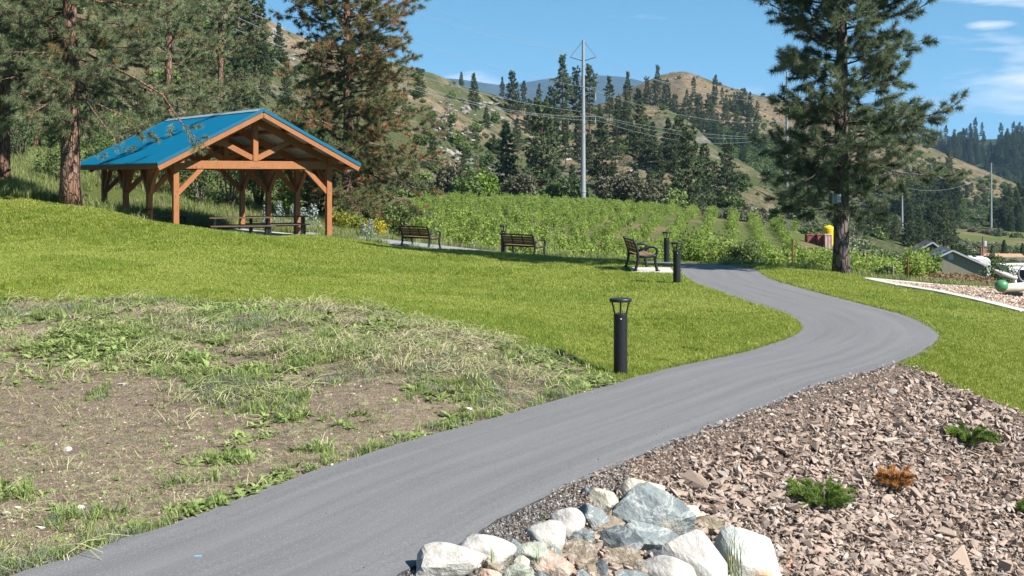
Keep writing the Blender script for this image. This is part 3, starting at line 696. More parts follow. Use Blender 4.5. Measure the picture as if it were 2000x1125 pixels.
for s in (-1, 1):                                   # purlins under the roof sheets
    for x in (.15, 1.2, 2.25, 3.3, 3.8):
        xx = 3 + s * x
        M_ = Euler((0, s * SL, 0)).to_matrix()
        MB().box((xx, 4.3, rt(xx) - .145), (.10, 10.1, .14), M_).build('purlin', TR, PAV)
    # corrugated sheet: two faces, small ribs every 23 cm, and the pale underside
    n = 90; ys = np.linspace(-.77, 9.4, n * 4 + 1); v = []; f = []
    for k, y in enumerate(ys):
        h = .014 if k % 4 in (1,) else 0.0
        for xx in (3.0, 3 + s * 3.92): v.append((xx, y, rt(xx) + h))
    for k in range(len(ys) - 1): f.append((2 * k, 2 * k + 1, 2 * k + 3, 2 * k + 2))
    f = np.array(f); f = f[:, ::-1] if s > 0 else f
    link('roof_sheet', mesh_np('roof_sheet', v, f if s < 0 else f, MAT['roof_blue']), PAV)
    M_ = Euler((0, s * SL, 0)).to_matrix(); xm = 3 + s * 1.96
    MB().box((xm, 4.315, rt(xm) - .04), (3.92 / math.cos(SL) - .02, 10.1, .06), M_).build('soffit', MAT['roof_under'], PAV)
    for y, o in ((-.80, -1), (9.43, 1)):            # barge boards with a blue metal edge
        MB().bar((3 + s * .0, y, rt(3) - .185), (3 + s * 3.9, y, rt(6.9) - .185), .05, .20).build('barge_board', TR, PAV)
        MB().bar((3 + s * .0, y + o * .012, rt(3) - .025), (3 + s * 3.94, y + o * .012, rt(6.94) - .025), .08, .115).build('edge_trim', MAT['roof_blue'], PAV)
    MB().box((3 + s * 3.88, 4.315, rt(6.88) - .155), (.05, 10.12, .15)).build('fascia', TR, PAV)
    MB().box((3 + s * 3.935, 4.315, rt(6.93) - .05), (.05, 10.2, .07)).build('eave_trim', MAT['gutter'], PAV)
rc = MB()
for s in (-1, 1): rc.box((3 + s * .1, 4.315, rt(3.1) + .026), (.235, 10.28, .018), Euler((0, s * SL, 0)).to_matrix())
rc.build('ridge_cap', MAT['roof_trim'], PAV)  # lighter than the sheets: the bright ridge line is painted in
# ------------------------------------------------------------------ picnic tables
def picnic_table(loc, rz, label, L=2.4):
    t = thing('picnic_table', label, 'picnic table', loc, rz, 'picnic tables under the pavilion')
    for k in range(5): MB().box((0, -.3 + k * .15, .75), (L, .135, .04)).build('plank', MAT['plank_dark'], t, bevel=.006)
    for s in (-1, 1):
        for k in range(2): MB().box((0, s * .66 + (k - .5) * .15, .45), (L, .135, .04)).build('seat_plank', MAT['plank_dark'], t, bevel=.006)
    for x in (-L * .42, L * .42):
        f = MB()
        f.box((x, 0, .705), (.08, .74, .05)).box((x, 0, .405), (.08, 1.56, .05)).box((x, 0, .03), (.09, 1.5, .06))
        for s in (-1, 1):
            f.bar((x, s * .3, .70), (x, s * .2, .04), .09, .08).bar((x, s * .68, .40), (x, s * .68, .04), .09, .07)
        f.build('frame', MAT['black'], t)
    MB().bar((-L * .36, 0, .38), (L * .36, 0, .38), .04, .04).build('stretcher', MAT['black'], t)
    return t
def pav_pt(x, y, z=.0):
    return PAV.matrix_basis @ Vector((x, y, z)) if False else Vector((-12 + x * math.cos(FA) - y * math.sin(FA), 45.65 + x * math.sin(FA) + y * math.cos(FA), .39 + z))
picnic_table(pav_pt(3.1, 1.55), FA - .28, 'long dark picnic table at the front of the pavilion, left of the other one')
picnic_table(pav_pt(4.85, 2.2), FA - .35, 'dark picnic table beside the right pavilion posts, overlapping the long one')
picnic_table(pav_pt(1.0, 4.9), FA + .12, 'dark picnic table at the left rear of the pavilion, half hidden by the lawn')
# ------------------------------------------------------------------ benches
def make_bench(loc, phi, label):
    """origin under the seat centre; faces +Y before the turn; phi = turn clockwise"""
    t = thing('park_bench', label, 'bench', loc, -phi, 'park benches along the path')
    L = 1.62
    for s in (-1, 1):
        x = s * L / 2; f = MB()
        def rib(pts, w=.03): f.tube([Vector((x, p[0], p[1])) for p in pts], [q * 1.5 for q in w] if hasattr(w, '__len__') else w * 1.45, 7)
        rib([(-.30, .0), (-.285, .06), (-.235, .22), (-.215, .40), (-.235, .55), (-.29, .72), (-.34, .84), (-.37, .88)], [.032, .028, .027, .03, .027, .025, .027, .022])
        rib([(-.22, .395), (.0, .385), (.22, .41), (.28, .42)], .026)
        rib([(.31, .0), (.30, .05), (.265, .18), (.255, .30), (.275, .42), (.31, .53), (.30, .62), (.235, .665), (.1, .665), (-.1, .61), (-.235, .545)], [.034, .028, .026, .026, .026, .025, .026, .027, .026, .025, .024])
        f.box((x, -.31, .012), (.055, .12, .024)).box((x, .32, .012), (.055, .12, .024))
        f.build('frame', MAT['black'], t, smooth=True)
    for k in range(5): MB().box((0, -.17 + k * .098, .425 + .006 * abs(k - 2)), (L - .04, .088, .03)).build('seat_slat', MAT['plank'], t, bevel=.005)
    tilt = Euler((R(15), 0, 0)).to_matrix()
    for k in range(3):
        z = .555 + k * .093; MB().box((0, -.232 - (z - .52) * .3, z), (L - .05, .026, .086), tilt).build('back_slat', MAT['plank'], t, bevel=.005)
    b = MB(); b.bar((-L / 2, -.345, .835), (L / 2, -.345, .835), .04, .045).bar((-L / 2, -.225, .50), (L / 2, -.225, .50), .035, .035)
    for x in (-L / 6, L / 6): b.box((x, -.308, .665), (.035, .016, .34), tilt)
    b.build('back_rail', MAT['black'], t)
    MB().bar((-L / 2, .0, .39), (L / 2, .0, .39), .035, .04).build('seat_rail', MAT['black'], t)
    return t
def ground_thing(px, py, d):
    p = at(px, py, d); return (p.x, p.y, gz(p.x, p.y))
make_bench(ground_thing(821, 486, 49.2), R(46), 'black iron bench nearest the pavilion, seen from behind')
make_bench(ground_thing(1022, 500, 46.6), R(46), 'middle black iron bench with a bollard light behind it')
b3 = ground_thing(1252, 525, 36.0)
tag(MB().box((b3[0] + .28, b3[1] - .1, gz(b3[0] + .2, b3[1]) + .0), (1.15, 1.8, .06), (0, 0, R(-4))).build('concrete_pad', MAT['concrete'], None, bevel=.01), 'small concrete pad in the lawn under the side-on bench', 'concrete pad')
make_bench((b3[0], b3[1], gz(b3[0], b3[1]) + .03), R(86), 'black iron bench seen side-on, standing on a concrete pad')
# ------------------------------------------------------------------ bollard lights
def make_bollard():
    t = thing('bollard_light', 'tall black bollard light at the path edge in front of the dirt bank', 'bollard light', (0, 0, 0), 0, 'bollard lights beside the path')
    MB().lathe([(.093, -.08), (.093, .845), (.086, .852), (.03, .853)], 32).build('post', MAT['black'], t, smooth=False)
    for k in range(4):
        a = math.pi / 4 + k * math.pi / 2 + R(40); c, s = math.cos(a), math.sin(a)
        MB().tube([(c * .074, s * .074, .80), (c * .082, s * .082, .87), (c * .098, s * .098, .95), (c * .118, s * .118, 1.015)], .0105, 8).build('strut', MAT['black'], t, smooth=True)
    MB().lathe([(.10, 1.008), (.146, 1.012), (.152, 1.02), (.152, 1.045), (.146, 1.055), (.05, 1.058)], 40).build('cap', MAT['black'], t)
    MB().box((.045, -.0905, .012), (.045, .006, .03), (0, 0, .42)).build('base_label', MAT['white_paint'], t)
    MB().tube([(.0, -.094, .79), (0, -.099, .79)], .008, 8).build('bolt', MAT['white_paint'], t)
    return t
bol = make_bollard()
BOL = []
for i, (px, py, d, lab) in enumerate([(1212, 745, 17.2, None), (1322, 553, 31.9, 'black bollard light where the path meets the lawn, in front of another bollard'),
                                      (1302, 517, 43.2, 'black bollard light just behind the side-on bench, beyond the path'), (983, 492, 48.4, 'black bollard light partly hidden behind the middle bench'),
                                      (289, 432, 47.9, 'black bollard light by the left pavilion posts')]):
    o = bol if i == 0 else copy_tree(bol)
    p = at(px, py, d); o.location = (p.x, p.y, gz(p.x, p.y) - .01 if i < 4 else .44)
    if lab: o['label'] = lab
    BOL.append(o.location.copy())
# dark post beside the big left pine
p = at(153, 404, 46.6); pz = gz(p.x, p.y)
dp = MB().box((p.x, p.y, pz + .48), (.13, .13, 1.2)).box((p.x, p.y, pz + 1.09), (.15, .15, .03)).build('dark_post', MAT['black'])
tag(dp, 'short black post standing right beside the big reddish pine trunk', 'post')
# ------------------------------------------------------------------ playground corner
def slab_poly(name, poly, h, mat, label, cat, kind='structure', zoff=0):
    m = MB(); n = len(poly); zs = [gz(x, y) + zoff for x, y in poly]
    m.add([(x, y, z + h) for (x, y), z in zip(poly, zs)] + [(x, y, z - .25) for (x, y), z in zip(poly, zs)], [tuple(range(n))] + [(i, n + i, n + (i + 1) % n, (i + 1) % n) for i in range(n)])
    return tag(m.build(name, mat), label, cat, None, kind)
KB = [plan(1694, 547, 35.4), plan(1760, 575, 33.0), plan(2000, 616, 29.6), plan(2300, 640, 27.5)]
KT = [plan(1694, 547, 35.4), plan(1850, 557, 35.6), plan(2000, 566, 35.8), plan(2300, 590, 35.8)]
def kerb(P, w, name, label, nseg=1):
    m = thing(name, label, 'kerb')
    C = []
    for a, b in zip(P[:-1], P[1:]):
        k = max(1, int(math.hypot(b[0] - a[0], b[1] - a[1]) / 1.2))
        for i in range(k): C.append((a[0] + (b[0] - a[0]) * i / k, a[1] + (b[1] - a[1]) * i / k))
    C.append(P[-1])
    for a, b in zip(C[:-1], C[1:]):
        MB().bar((a[0], a[1], gz(*a) + .0), (b[0], b[1], gz(*b) + .0), w, .17).build('kerb_stone', MAT['concrete'], m, bevel=.01)
kerb(KB, .3, 'concrete_kerb', 'pale concrete kerb along the near side of the wood-chip play area')
kerb(KT, .26, 'concrete_kerb', 'pale concrete kerb along the far side of the wood-chip play area')
CHIPS = [plan(1712, 551, 35.2), plan(1772, 573, 33.2), plan(2000, 613, 29.8), plan(2300, 637, 27.8), plan(2300, 591, 35.6), plan(2000, 567, 35.6), plan(1850, 558, 35.4)]
chipbase = MB()
cx_ = np.mean([p[0] for p in CHIPS]); cy_ = np.mean([p[1] for p in CHIPS])
vs = [(cx_, cy_, gz(cx_, cy_) + .05)] + [(x, y, gz(x, y) + .05) for x, y in CHIPS]
chipbase.add(vs, [(0, i + 1, (i + 1) % len(CHIPS) + 1) for i in range(len(CHIPS))])
q = NT('wood_chip_bed'); q.done(q.ramp(q.noise(22, q.pos(), 4, .8), [(.3, (.13, .085, .06)), (.5, (.34, .25, .19)), (.7, (.5, .4, .32))]), .95, q.bump(q.noise(22, q.pos()), 1, .04))
tag(chipbase.build('play_area', q.m), 'reddish tan wood-chip bed of the play area', 'play area', None, 'structure')
# green-headed spring rider and the toy with the tilted board
p = at(1978, 590, 32.4); zg = gz(p.x, p.y) - .2
sr = thing('spring_rider', 'low spring rider with a green ball head and cream body', 'spring rider', (p.x, p.y, zg), 0)
co = [(.11 * math.cos(a), .11 * math.sin(a), .30 * a / (2 * math.pi * 3.4)) for a in np.linspace(0, 2 * math.pi * 3.4, 60)]
MB().tube(co, .016, 6).build('spring', MAT['black'], sr, smooth=True)
MB().box((.0, 0, .33), (.34, .2, .05)).box((.14, 0, .31), (.2, .12, .07)).build('spring_plate', MAT['black'], sr)
bd = MB(); bd.tube([(-.38, 0, .43), (-.2, 0, .45), (.1, 0, .47), (.4, 0, .5), (.62, 0, .51)], [.06, .115, .12, .11, .06], 16)
bd.build('body', MAT['cream_plastic'], sr, smooth=True)
hd = bmesh.new(); bmesh.ops.create_uvsphere(hd, u_segments=24, v_segments=16, radius=.165); me = bpy.data.meshes.new('head'); hd.to_mesh(me); hd.free(); me.materials.append(MAT['green_gloss']); me.polygons.foreach_set('use_smooth', [True] * len(me.polygons))
h = link('head', me, sr); h.location = (-.29, -.02, .52); h.scale = (1.08, .9, .92)
MB().tube([(.5, -.3, .36), (.5, .3, .36)], .02, 8).build('footrest', MAT['white_paint'], sr)
p2 = at(1987, 584, 34.6); zg = gz(p2.x, p2.y) - .34
tb = thing('tilting_board', 'round pale board tilted on a post with black hand grips behind the green spring rider', 'play equipment', (p2.x, p2.y, zg), 0)
tilt = Euler((R(8), R(17), 0)).to_matrix()
m = MB(); m.lathe([(.0, -.05), (.30, -.05), (.33, -.02), (.33, .01), (.31, .025), (.02, .03)], 36); m.v = [tuple(tilt @ Vector((v[0] * .98, v[1] * .8, v[2] * 1.2)) + Vector((-.31, 0, .83))) for v in m.v]
m.build('board', MAT['grey_board'], tb)
MB().tube([(-.02, 0, 0), (-.02, 0, .55), (-.1, 0, .74)], .028, 10).build('post', MAT['white_paint'], tb, smooth=True)
for x, y, s in ((-.52, -.1, .6), (-.14, -.12, 1.0), (-.08, .12, 1.0)):
    b = tilt @ Vector((x + .31, y, .04)) + Vector((-.31, 0, .83)); MB().tube([b, b + Vector((-.03, 0, .07 * s)), b + Vector((.03, 0, .10 * s)), b + Vector((.09 * s, 0, .07 * s)), b + Vector((.10 * s, 0, -.02))], .013, 8).build('hand_grip', MAT['black'], tb, smooth=True)
p3 = at(2004, 585, 34.0); zg = gz(p3.x, p3.y) - .15
wl = thing('spinner_wheel', 'grey ring wheel on a post at the right edge of the play area', 'play equipment', (p3.x, p3.y, zg), 0)
MB().tube([(.36 * math.cos(a), .05 * math.sin(a) * 0, .72 + .24 * math.sin(a)) if False else (.20 * math.cos(a), .0, .70 + .22 * math.sin(a)) for a in np.linspace(0, 2 * math.pi, 25)], .018, 8).build('ring', MAT['steel'], wl, smooth=True)
MB().tube([(0, 0, 0), (0, 0, .5)], .025, 10).build('post', MAT['steel'], wl, smooth=True)
MB().box((.05, .0, .70), (.16, .05, .14)).build('hub', MAT['crate_red'], wl, bevel=.02)
# ------------------------------------------------------------------ fence and vineyard posts at the edge of the lawn
def stake(px, pyb, pyt, d, mat, w, label, lean=0, grp='fence posts beyond the lawn'):
    b = at(px, pyb, d); zt = CAMZ + (HY - pyt) / F * d; z0 = gz(b.x, b.y)
    o = MB().tube([(b.x, b.y, z0 - .1), (b.x + lean * .5, b.y, (z0 + zt) / 2), (b.x + lean, b.y, zt)], [w, w * .95, w * .85], 7).build('fence_post', MAT[mat])
    return tag(o, label, 'fence post', grp)
stake(1548, 530, 468, 41.5, 'rust_post', .035, 'rusty metal fence post left of the lone right pine')
stake(1773, 546, 505, 39.5, 'rust_post', .035, 'rusty post right of the lone pine, furthest right of the fence posts')
stake(1744, 546, 516, 39.4, 'wood_post', .028, 'weathered grey post just left of the rusty post above the play area')
stake(1545, 530, 520, 41, 'rust_post', .02, 'short rusty stub at the foot of the rusty fence post')
stake(915, 484, 462, 52.5, 'rust_post', .025, 'thin rusty stake beyond the path, left of the middle bench')
stake(1175, 505, 468, 50, 'rust_post', .022, 'thin brown stake in the vineyard edge left of the side-on bench')
stake(757, 470, 447, 53, 'wood_post', .03, 'grey stake by the path left of the bench nearest the pavilion')
# ------------------------------------------------------------------ power line
def steel_pole(px, pyb, pyt, d, rb, rtp, label, arms=True, shade='steel'):
    b = at(px, pyb, d); zt = CAMZ + (HY - pyt) / F * d; z0 = min(b.z, gz(b.x, b.y)) - 1.0; hgt = zt - b.z
    t = thing('power_pole', label, 'power pole', (b.x, b.y, z0), 0, 'steel power line poles')
    h = zt - z0
    MB().lathe([(rb, 0), (rb * .97, h * .12), (rb * 1.12, h * .121), (rb * 1.12, h * .127), (rb * .94, h * .128), ((rb + rtp) / 2, h * .56), ((rb + rtp) / 2 * 1.15, h * .561), ((rb + rtp) / 2 * 1.15, h * .566), ((rb + rtp) / 2 * .97, h * .567), (rtp, h)], 14).build('shaft', MAT[shade], t)
    if arms:
        a = hgt * .125; w = hgt * .078
        br = MB(); zb = h - a
        for s in (-1, 1):
            br.tube([(s * rtp, 0, zb), (s * w, 0, zb + a * .18)], .07, 6)
            br.tube([(s * rtp * .6, 0, h - .25), (s * w, 0, zb + a * .18)], .035, 5)
        br.build('cross_arm', MAT['steel_dark'], t)
        for zf in (.695, .56):
            zz = z0 + 0; m = MB(); m.tube([(rtp, 0, h * zf), (w * .95, 0, h * zf - .1)], .09, 6); m.tube([(rtp, 0, h * zf + a * .62), (w * .95, 0, h * zf)], .03, 5); m.build('cross_arm', MAT['steel_dark'], t)
            MB().tube([(w * .95, 0, h * zf - .1), (w * .95, 0, h * zf - 1.2)], .05, 6).build('insulator', MAT['grey_paint'], t)
    return t
steel_pole(1139, 403, 78, 193, .42, .19, 'tall grey steel pole with triangular arms at the far edge of the vineyard')
steel_pole(1537, 400, 140, 265, .42, .19, 'grey steel pole half hidden behind the left side of the right pine', False)
steel_pole(1762, 474, 372, 330, .36, .2, 'grey steel pole just right of the lone pine trunk', False)
steel_pole(1936, 448, 318, 385, .36, .18, 'grey steel pole standing below the orchard at far right', False)
b = at(1920, 500, 215); z0 = gz(b.x, b.y)
wp = thing('wooden_pole', 'dark wooden utility pole rising behind the olive house', 'utility pole', (b.x, b.y, z0), 0)
zt = CAMZ + (HY - 462) / F * 215
MB().lathe([(.2, 0), (.14, zt - z0)], 10).build('shaft', MAT['bark_grey'], wp)
MB().box((.35, 0, zt - z0 - 1.2), (.5, .4, .9)).build('transformer', MAT['grey_paint'], wp, bevel=.1)
def wire(pts, label, r=.022, sag=0):
    P = []
    for (a, b) in zip(pts[:-1], pts[1:]):
        a, b = Vector(a), Vector(b)
        for i in range(24):
            t = i / 24; p = a.lerp(b, t); p.z -= sag * 4 * t * (1 - t); P.append(p)
    P.append(Vector(pts[-1]))
    tag(MB().tube(P, r, 4, False).build('power_line', MAT['wire']), label, 'power line', 'wires of the power line')
def wv(px, py, d): return tuple(at(px, py, d))
wire([wv(420, -150, 130), wv(1114, 99, 193), wv(1536, 186, 265)], 'uppermost wire crossing the sky from upper left to the steel pole', .02, 2.2)
wire([wv(380, -210, 125), wv(1166, 112, 193), wv(1540, 196, 265)], 'second wire crossing the sky just below the uppermost', .02, 2.2)
wire([wv(300, -150, 120), wv(1143, 170, 193), wv(1537, 235, 265)], 'middle wire crossing above the hillside trees to the steel pole', .022, 2.2)
wire([wv(300, -60, 120), wv(1135, 218, 193), wv(1537, 262, 265)], 'lower wire crossing above the ridge to the steel pole', .022, 2.2)
wire([wv(250, -70, 110), wv(850, 178, 165), wv(1167, 227, 193), wv(1538, 268, 265)], 'pale wire drooping across the hillside left of the steel pole', .022, 1.0)
wire([wv(250, -30, 110), wv(1170, 236, 193), wv(1538, 262, 265)], 'lowest pale wire crossing the hillside left of the steel pole', .022, 2.6)
wire([wv(1936, 322, 385), wv(2140, 250, 260)], 'wire rising to the right edge from the far right steel pole', .03, 2)
wire([wv(1936, 328, 385), wv(2160, 262, 260)], 'lower wire rising to the right edge from the far right steel pole', .03, 2)
wire([wv(1537, 150, 265), wv(1700, 340, 330), wv(1936, 335, 385)], 'wire sagging between the far poles over the tan shoulder', .03, 5)
# ------------------------------------------------------------------ houses, trailer, tank
def H1():
    d = 205; c = at(1868, 538, d); rz = R(-10); z0 = CAMZ + (HY - 541) / F * d
    t = thing('house', 'olive stucco house with grey gable roof and solar panels', 'house', (c.x + .4, c.y, z0), rz)
    w, L, e, rg = 8.6, 12., 1.95 + .3, 4.15
    def gable(x0, x1, y0, y1, e, rg, nm='wall'):
        xm = x0 + (x1 - x0) * .38; m = MB(); m.prism([(x0, -4), (x1, -4), (x1, e - .55), (xm, rg), (x0, e + .35)], y0, y1, 'y'); m.build(nm, MAT['stucco'], t); return xm
    xm = gable(-4.2, 4.2, 0, L, e, rg)
    r = MB(); r.bar((xm, L / 2, rg + .12), (-4.8, L / 2, e + .22), L + 1.0, .14); r.build('roof', MAT['shingle'], t)
    r = MB(); r.bar((xm, L / 2 + .003, rg + .12), (5.2, L / 2 + .003, e - .85), L + 1.0, .14); r.build('roof', MAT['shingle'], t)
    for a, b in (((xm, -.56, rg + .09), (-4.8, -.56, e + .19)), ((xm, -.56, rg + .09), (5.2, -.56, e - .88))): MB().bar(a, b, .06, .26).build('barge_board', MAT['grey_paint'], t)
    MB().box((-1.25, -.03, 3.25), (.75, .06, .95)).build('gable_vent', MAT['grey_paint'], t)
    wf = MB().box((.75, -.03, -.1), (2.6, .08, .8)).build('window', MAT['white_paint'], t)
    for x in (.1, 1.4): MB().box((x, -.08, -.1), (1.1, .03, .6)).build('pane', MAT['glass'], wf)
    for k in range(2):
        a = MB().bar((xm - .75 - k * 1.0, 2.2 + k * .4, rg - .02 - k * .42), (xm - 1.55 - k * 1.0, 2.2 + k * .4, rg - .42 - k * .42), 3.6, .1); a.build('solar_panel', MAT['solar'], t)
    for k in range(2):
        a = MB().bar((xm + 1.2 + k * 1.7, 1.6 + k * .6, rg - .30 - k * .78), (xm + 2.6 + k * 1.7, 1.6 + k * .6, rg - .92 - k * .78), 3.2, .1); a.build('solar_panel', MAT['solar'], t)
    # rear wing with its own gable
    m = MB(); m.prism([(-5.0, -4), (0, -4), (0, 3.0), (-2.3, 4.85), (-5.0, 3.3)], L + .5, L + 8, 'y'); m.build('rear_wall', MAT['stucco'], t)
    MB().bar((-2.3, L + 4, 4.96), (-5.4, L + 4, 3.2), 8.4, .14).build('rear_roof', MAT['shingle'], t)
    MB().bar((-2.3, L + 4.003, 4.96), (.6, L + 4.003, 2.7), 8.4, .14).build('rear_roof', MAT['shingle'], t)
    for a, b in (((-2.3, L - .25, 4.93), (-5.4, L - .25, 3.15)), ((-2.3, L - .25, 4.93), (.6, L - .25, 2.65))): MB().bar(a, b, .06, .26).build('barge_board', MAT['grey_paint'], t)
    MB().bar((4.0, -1.6, .6), (5.6, -2.2, -1.4), .35, .2).build('ramp_rail', MAT['white_paint'], t)
    # trailer beside it
    c2 = at(1907, 545, 214); tr = thing('caravan', 'white travel trailer with rounded roof parked behind the olive house', 'caravan', (c2.x - .2, c2.y, c2.z), R(-14))
    pr = [(-2.6, .75), (3.0, .75), (3.0, 3.6), (2.7, 4.0), (2.3, 4.15), (-2.1, 4.15), (-2.6, 3.7)]
    MB().prism(pr, 0, 2.4, 'y').build('body', MAT['white_paint'], tr, bevel=.08)
    MB().prism([(1.2, .3), (3.0, .3), (3.0, .9), (1.2, .9)], .05, 2.35, 'y').build('skirt', MAT['grey_paint'], tr)
    MB().box((-1.0, 1.2, 4.28), (1.0, .8, .3)).build('roof_vent', MAT['white_paint'], tr, bevel=.08)
    MB().box((1.0, 1.2, 4.28), (1.3, .9, .26)).build('air_conditioner', MAT['white_paint'], tr, bevel=.08)
    tr.scale = (.8, .8, .86)
    for x in (-.4, .55): MB().tube([(x, .02, .4), (x, .3, .4)], .38, 16).build('wheel', MAT['black'], tr)
H1()
def H2():
    d = 250; c = at(1972, 528, d)
    t = thing('house', 'tan-roofed house with a brick chimney behind the trailer', 'house', tuple(c), R(-6))
    MB().box((0, 4, .0), (8.6, 7, 5)).build('wall', MAT['stucco'], t)
    MB().add([(-4.6, -.6, 1.0), (4.6, -.6, 1.0), (3.3, 4, 3.05), (-3.9, 4, 3.05), (-4.6, 8.4, 1.0), (4.6, 8.4, 1.0)], [(0, 1, 2, 3), (5, 4, 3, 2), (0, 3, 4), (1, 5, 2), (0, 4, 5, 1)]).build('roof', MAT['shingle_tan'], t)
    MB().box((-3.9, 4.4, 3.2), (1.1, 1.0, 2.2)).box((-3.9, 4.4, 4.35), (1.3, 1.2, .15)).build('chimney', MAT['brick'], t)
    f = MB().box((.55, 1.2, 1.95), (.95, .7, .12), (R(24), 0, 0)).build('skylight', MAT['white_paint'], t); MB().box((.55, 1.2, 2.02), (.75, .5, .06), (R(24), 0, 0)).build('pane', MAT['glass'], f)
    d = 120; c = at(1992, 555, d); bt = thing('white_canopy', 'white curved canopy with dark opening at the right edge', 'canopy', tuple(c), 0)
    MB().prism([(-1.1, 1.75), (-.75, .7), (-.45, .0), (-.35, 0), (-.2, 1.35), (2.2, 1.35), (2.2, 1.8)], 0, 3, 'y').build('shell', MAT['white_paint'], bt)
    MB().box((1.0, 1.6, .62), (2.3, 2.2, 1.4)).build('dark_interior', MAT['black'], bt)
    MB().bar((-1.15, -.05, 1.82), (2.2, -.05, 1.86), .08, .06).build('edge_trim', MAT['yellow'], bt)
H2()
b = at(1621, 462, 150)
ty = thing('water_tank', 'yellow cylindrical tank standing behind the red bins in the field', 'tank', (b.x - .1, b.y, gz(b.x, b.y)), 0); zz = b.z - gz(b.x, b.y)
MB().lathe([(.75, -.2), (.75, zz + .95), (.68, zz + 1.12), (.35, zz + 1.22), (.22, zz + 1.32), (.05, zz + 1.32)], 24).build('body', MAT['yellow'], ty)
MB().lathe([(.77, zz + .6), (.77, zz + .68)], 24).build('band', MAT['yellow'], ty)
for i, (x, w, mt, lab) in enumerate([(1585, 1.3, 'crate_red', 'dark red bin at the left of the row by the yellow tank'), (1604, 1.15, 'crate_red', 'dull red bin in the middle of the row by the yellow tank'), (1616, .8, 'crate_pink', 'faded pink bin at the right end of the row in front of the yellow tank')]):
    b = at(x, 466, 144 - i * .6); g = gz(b.x, b.y); h = b.z + .5 - g
    m = MB().box((b.x, b.y, g + h / 2), (w, 1.0, h))
    for k in (-1, 0, 1): m.box((b.x + k * w * .42, b.y - .52, g + h / 2), (.06, .05, h))
    m.box((b.x, b.y - .52, g + h - .06), (w * 1.02, .07, .1))
    tag(m.build('field_bin', MAT[mt]), lab, 'bin', 'bins beside the yellow tank')
for i, (x, y, lab) in enumerate([(1508, 455, 'white wrapped bundle in the field left of the red bins')]):
    b = at(x, y, 160); tag(MB().lathe([(.25, gz(b.x, b.y) - .1), (.6, b.z - .1), (.4, b.z + .25), (.1, b.z + .35)], 10, (b.x, b.y, 0)).build('white_bundle', MAT['white_paint']), lab, 'bundle')
# ------------------------------------------------------------------ foliage builders
def unit(a): return a / np.maximum(np.linalg.norm(a, axis=-1, keepdims=True), 1e-9)
def needles(pos, dirs, tint, k, length, width, spread=(18, 88), g=rng, back=.3):
    """k thin needles fanned round each shoot tip -> verts, tris, tint"""
    N = len(pos); pos = np.repeat(pos, k, 0); d = unit(np.repeat(dirs, k, 0)); t = np.repeat(tint, k)
    r = unit(g.normal(size=(N * k, 3))); perp = unit(np.cross(d, r))
    th = np.radians(g.uniform(spread[0], spread[1], N * k))[:, None]
    nd = unit(d * np.cos(th) + perp * np.sin(th)); L = length * g.uniform(.7, 1.15, (N * k, 1))
    base = pos - d * (g.uniform(0, back, (N * k, 1)) * length * 1.6)
    side = unit(np.cross(nd, g.normal(size=(N * k, 3)))) * width / 2
    tip = base + nd * L; tip[:, 2] -= .06 * L[:, 0]
    v = np.stack([base - side, base + side, tip], 1).reshape(-1, 3)
    f = np.arange(N * k * 3).reshape(-1, 3)
    tt = np.clip(t + g.normal(0, .07, N * k), 0, 1)
    return v, f, np.repeat(tt, 3)
def leaves(pos, size, tint, g=rng, aspect=.55, up=.35, bend=True):
    """one small folded leaf (two triangles) per point"""
    N = len(pos); n = unit(g.normal(size=(N, 3)) + np.array([0, 0, up])); a = unit(np.cross(n, g.normal(size=(N, 3)))); b = np.cross(n, a)
    s = size * g.uniform(.6, 1.3, (N, 1)) if np.isscalar(size) else size[:, None] * g.uniform(.7, 1.2, (N, 1))
    v = np.stack([pos - a * s, pos - b * s * aspect + n * s * .12, pos + a * s, pos + b * s * aspect + n * s * .12], 1).reshape(-1, 3)
    i = np.arange(N)[:, None] * 4
    f = np.concatenate([i + [0, 1, 2], i + [0, 2, 3]], 0)
    return v, f, np.repeat(np.clip(tint + g.normal(0, .06, N), 0, 1), 4)
def join(parts):
    v, f, t, o = [], [], [], 0
    for a, b, c in parts:
        v.append(a); f.append(b + o); t.append(c); o += len(a)
    return np.concatenate(v), np.concatenate(f), np.concatenate(t)
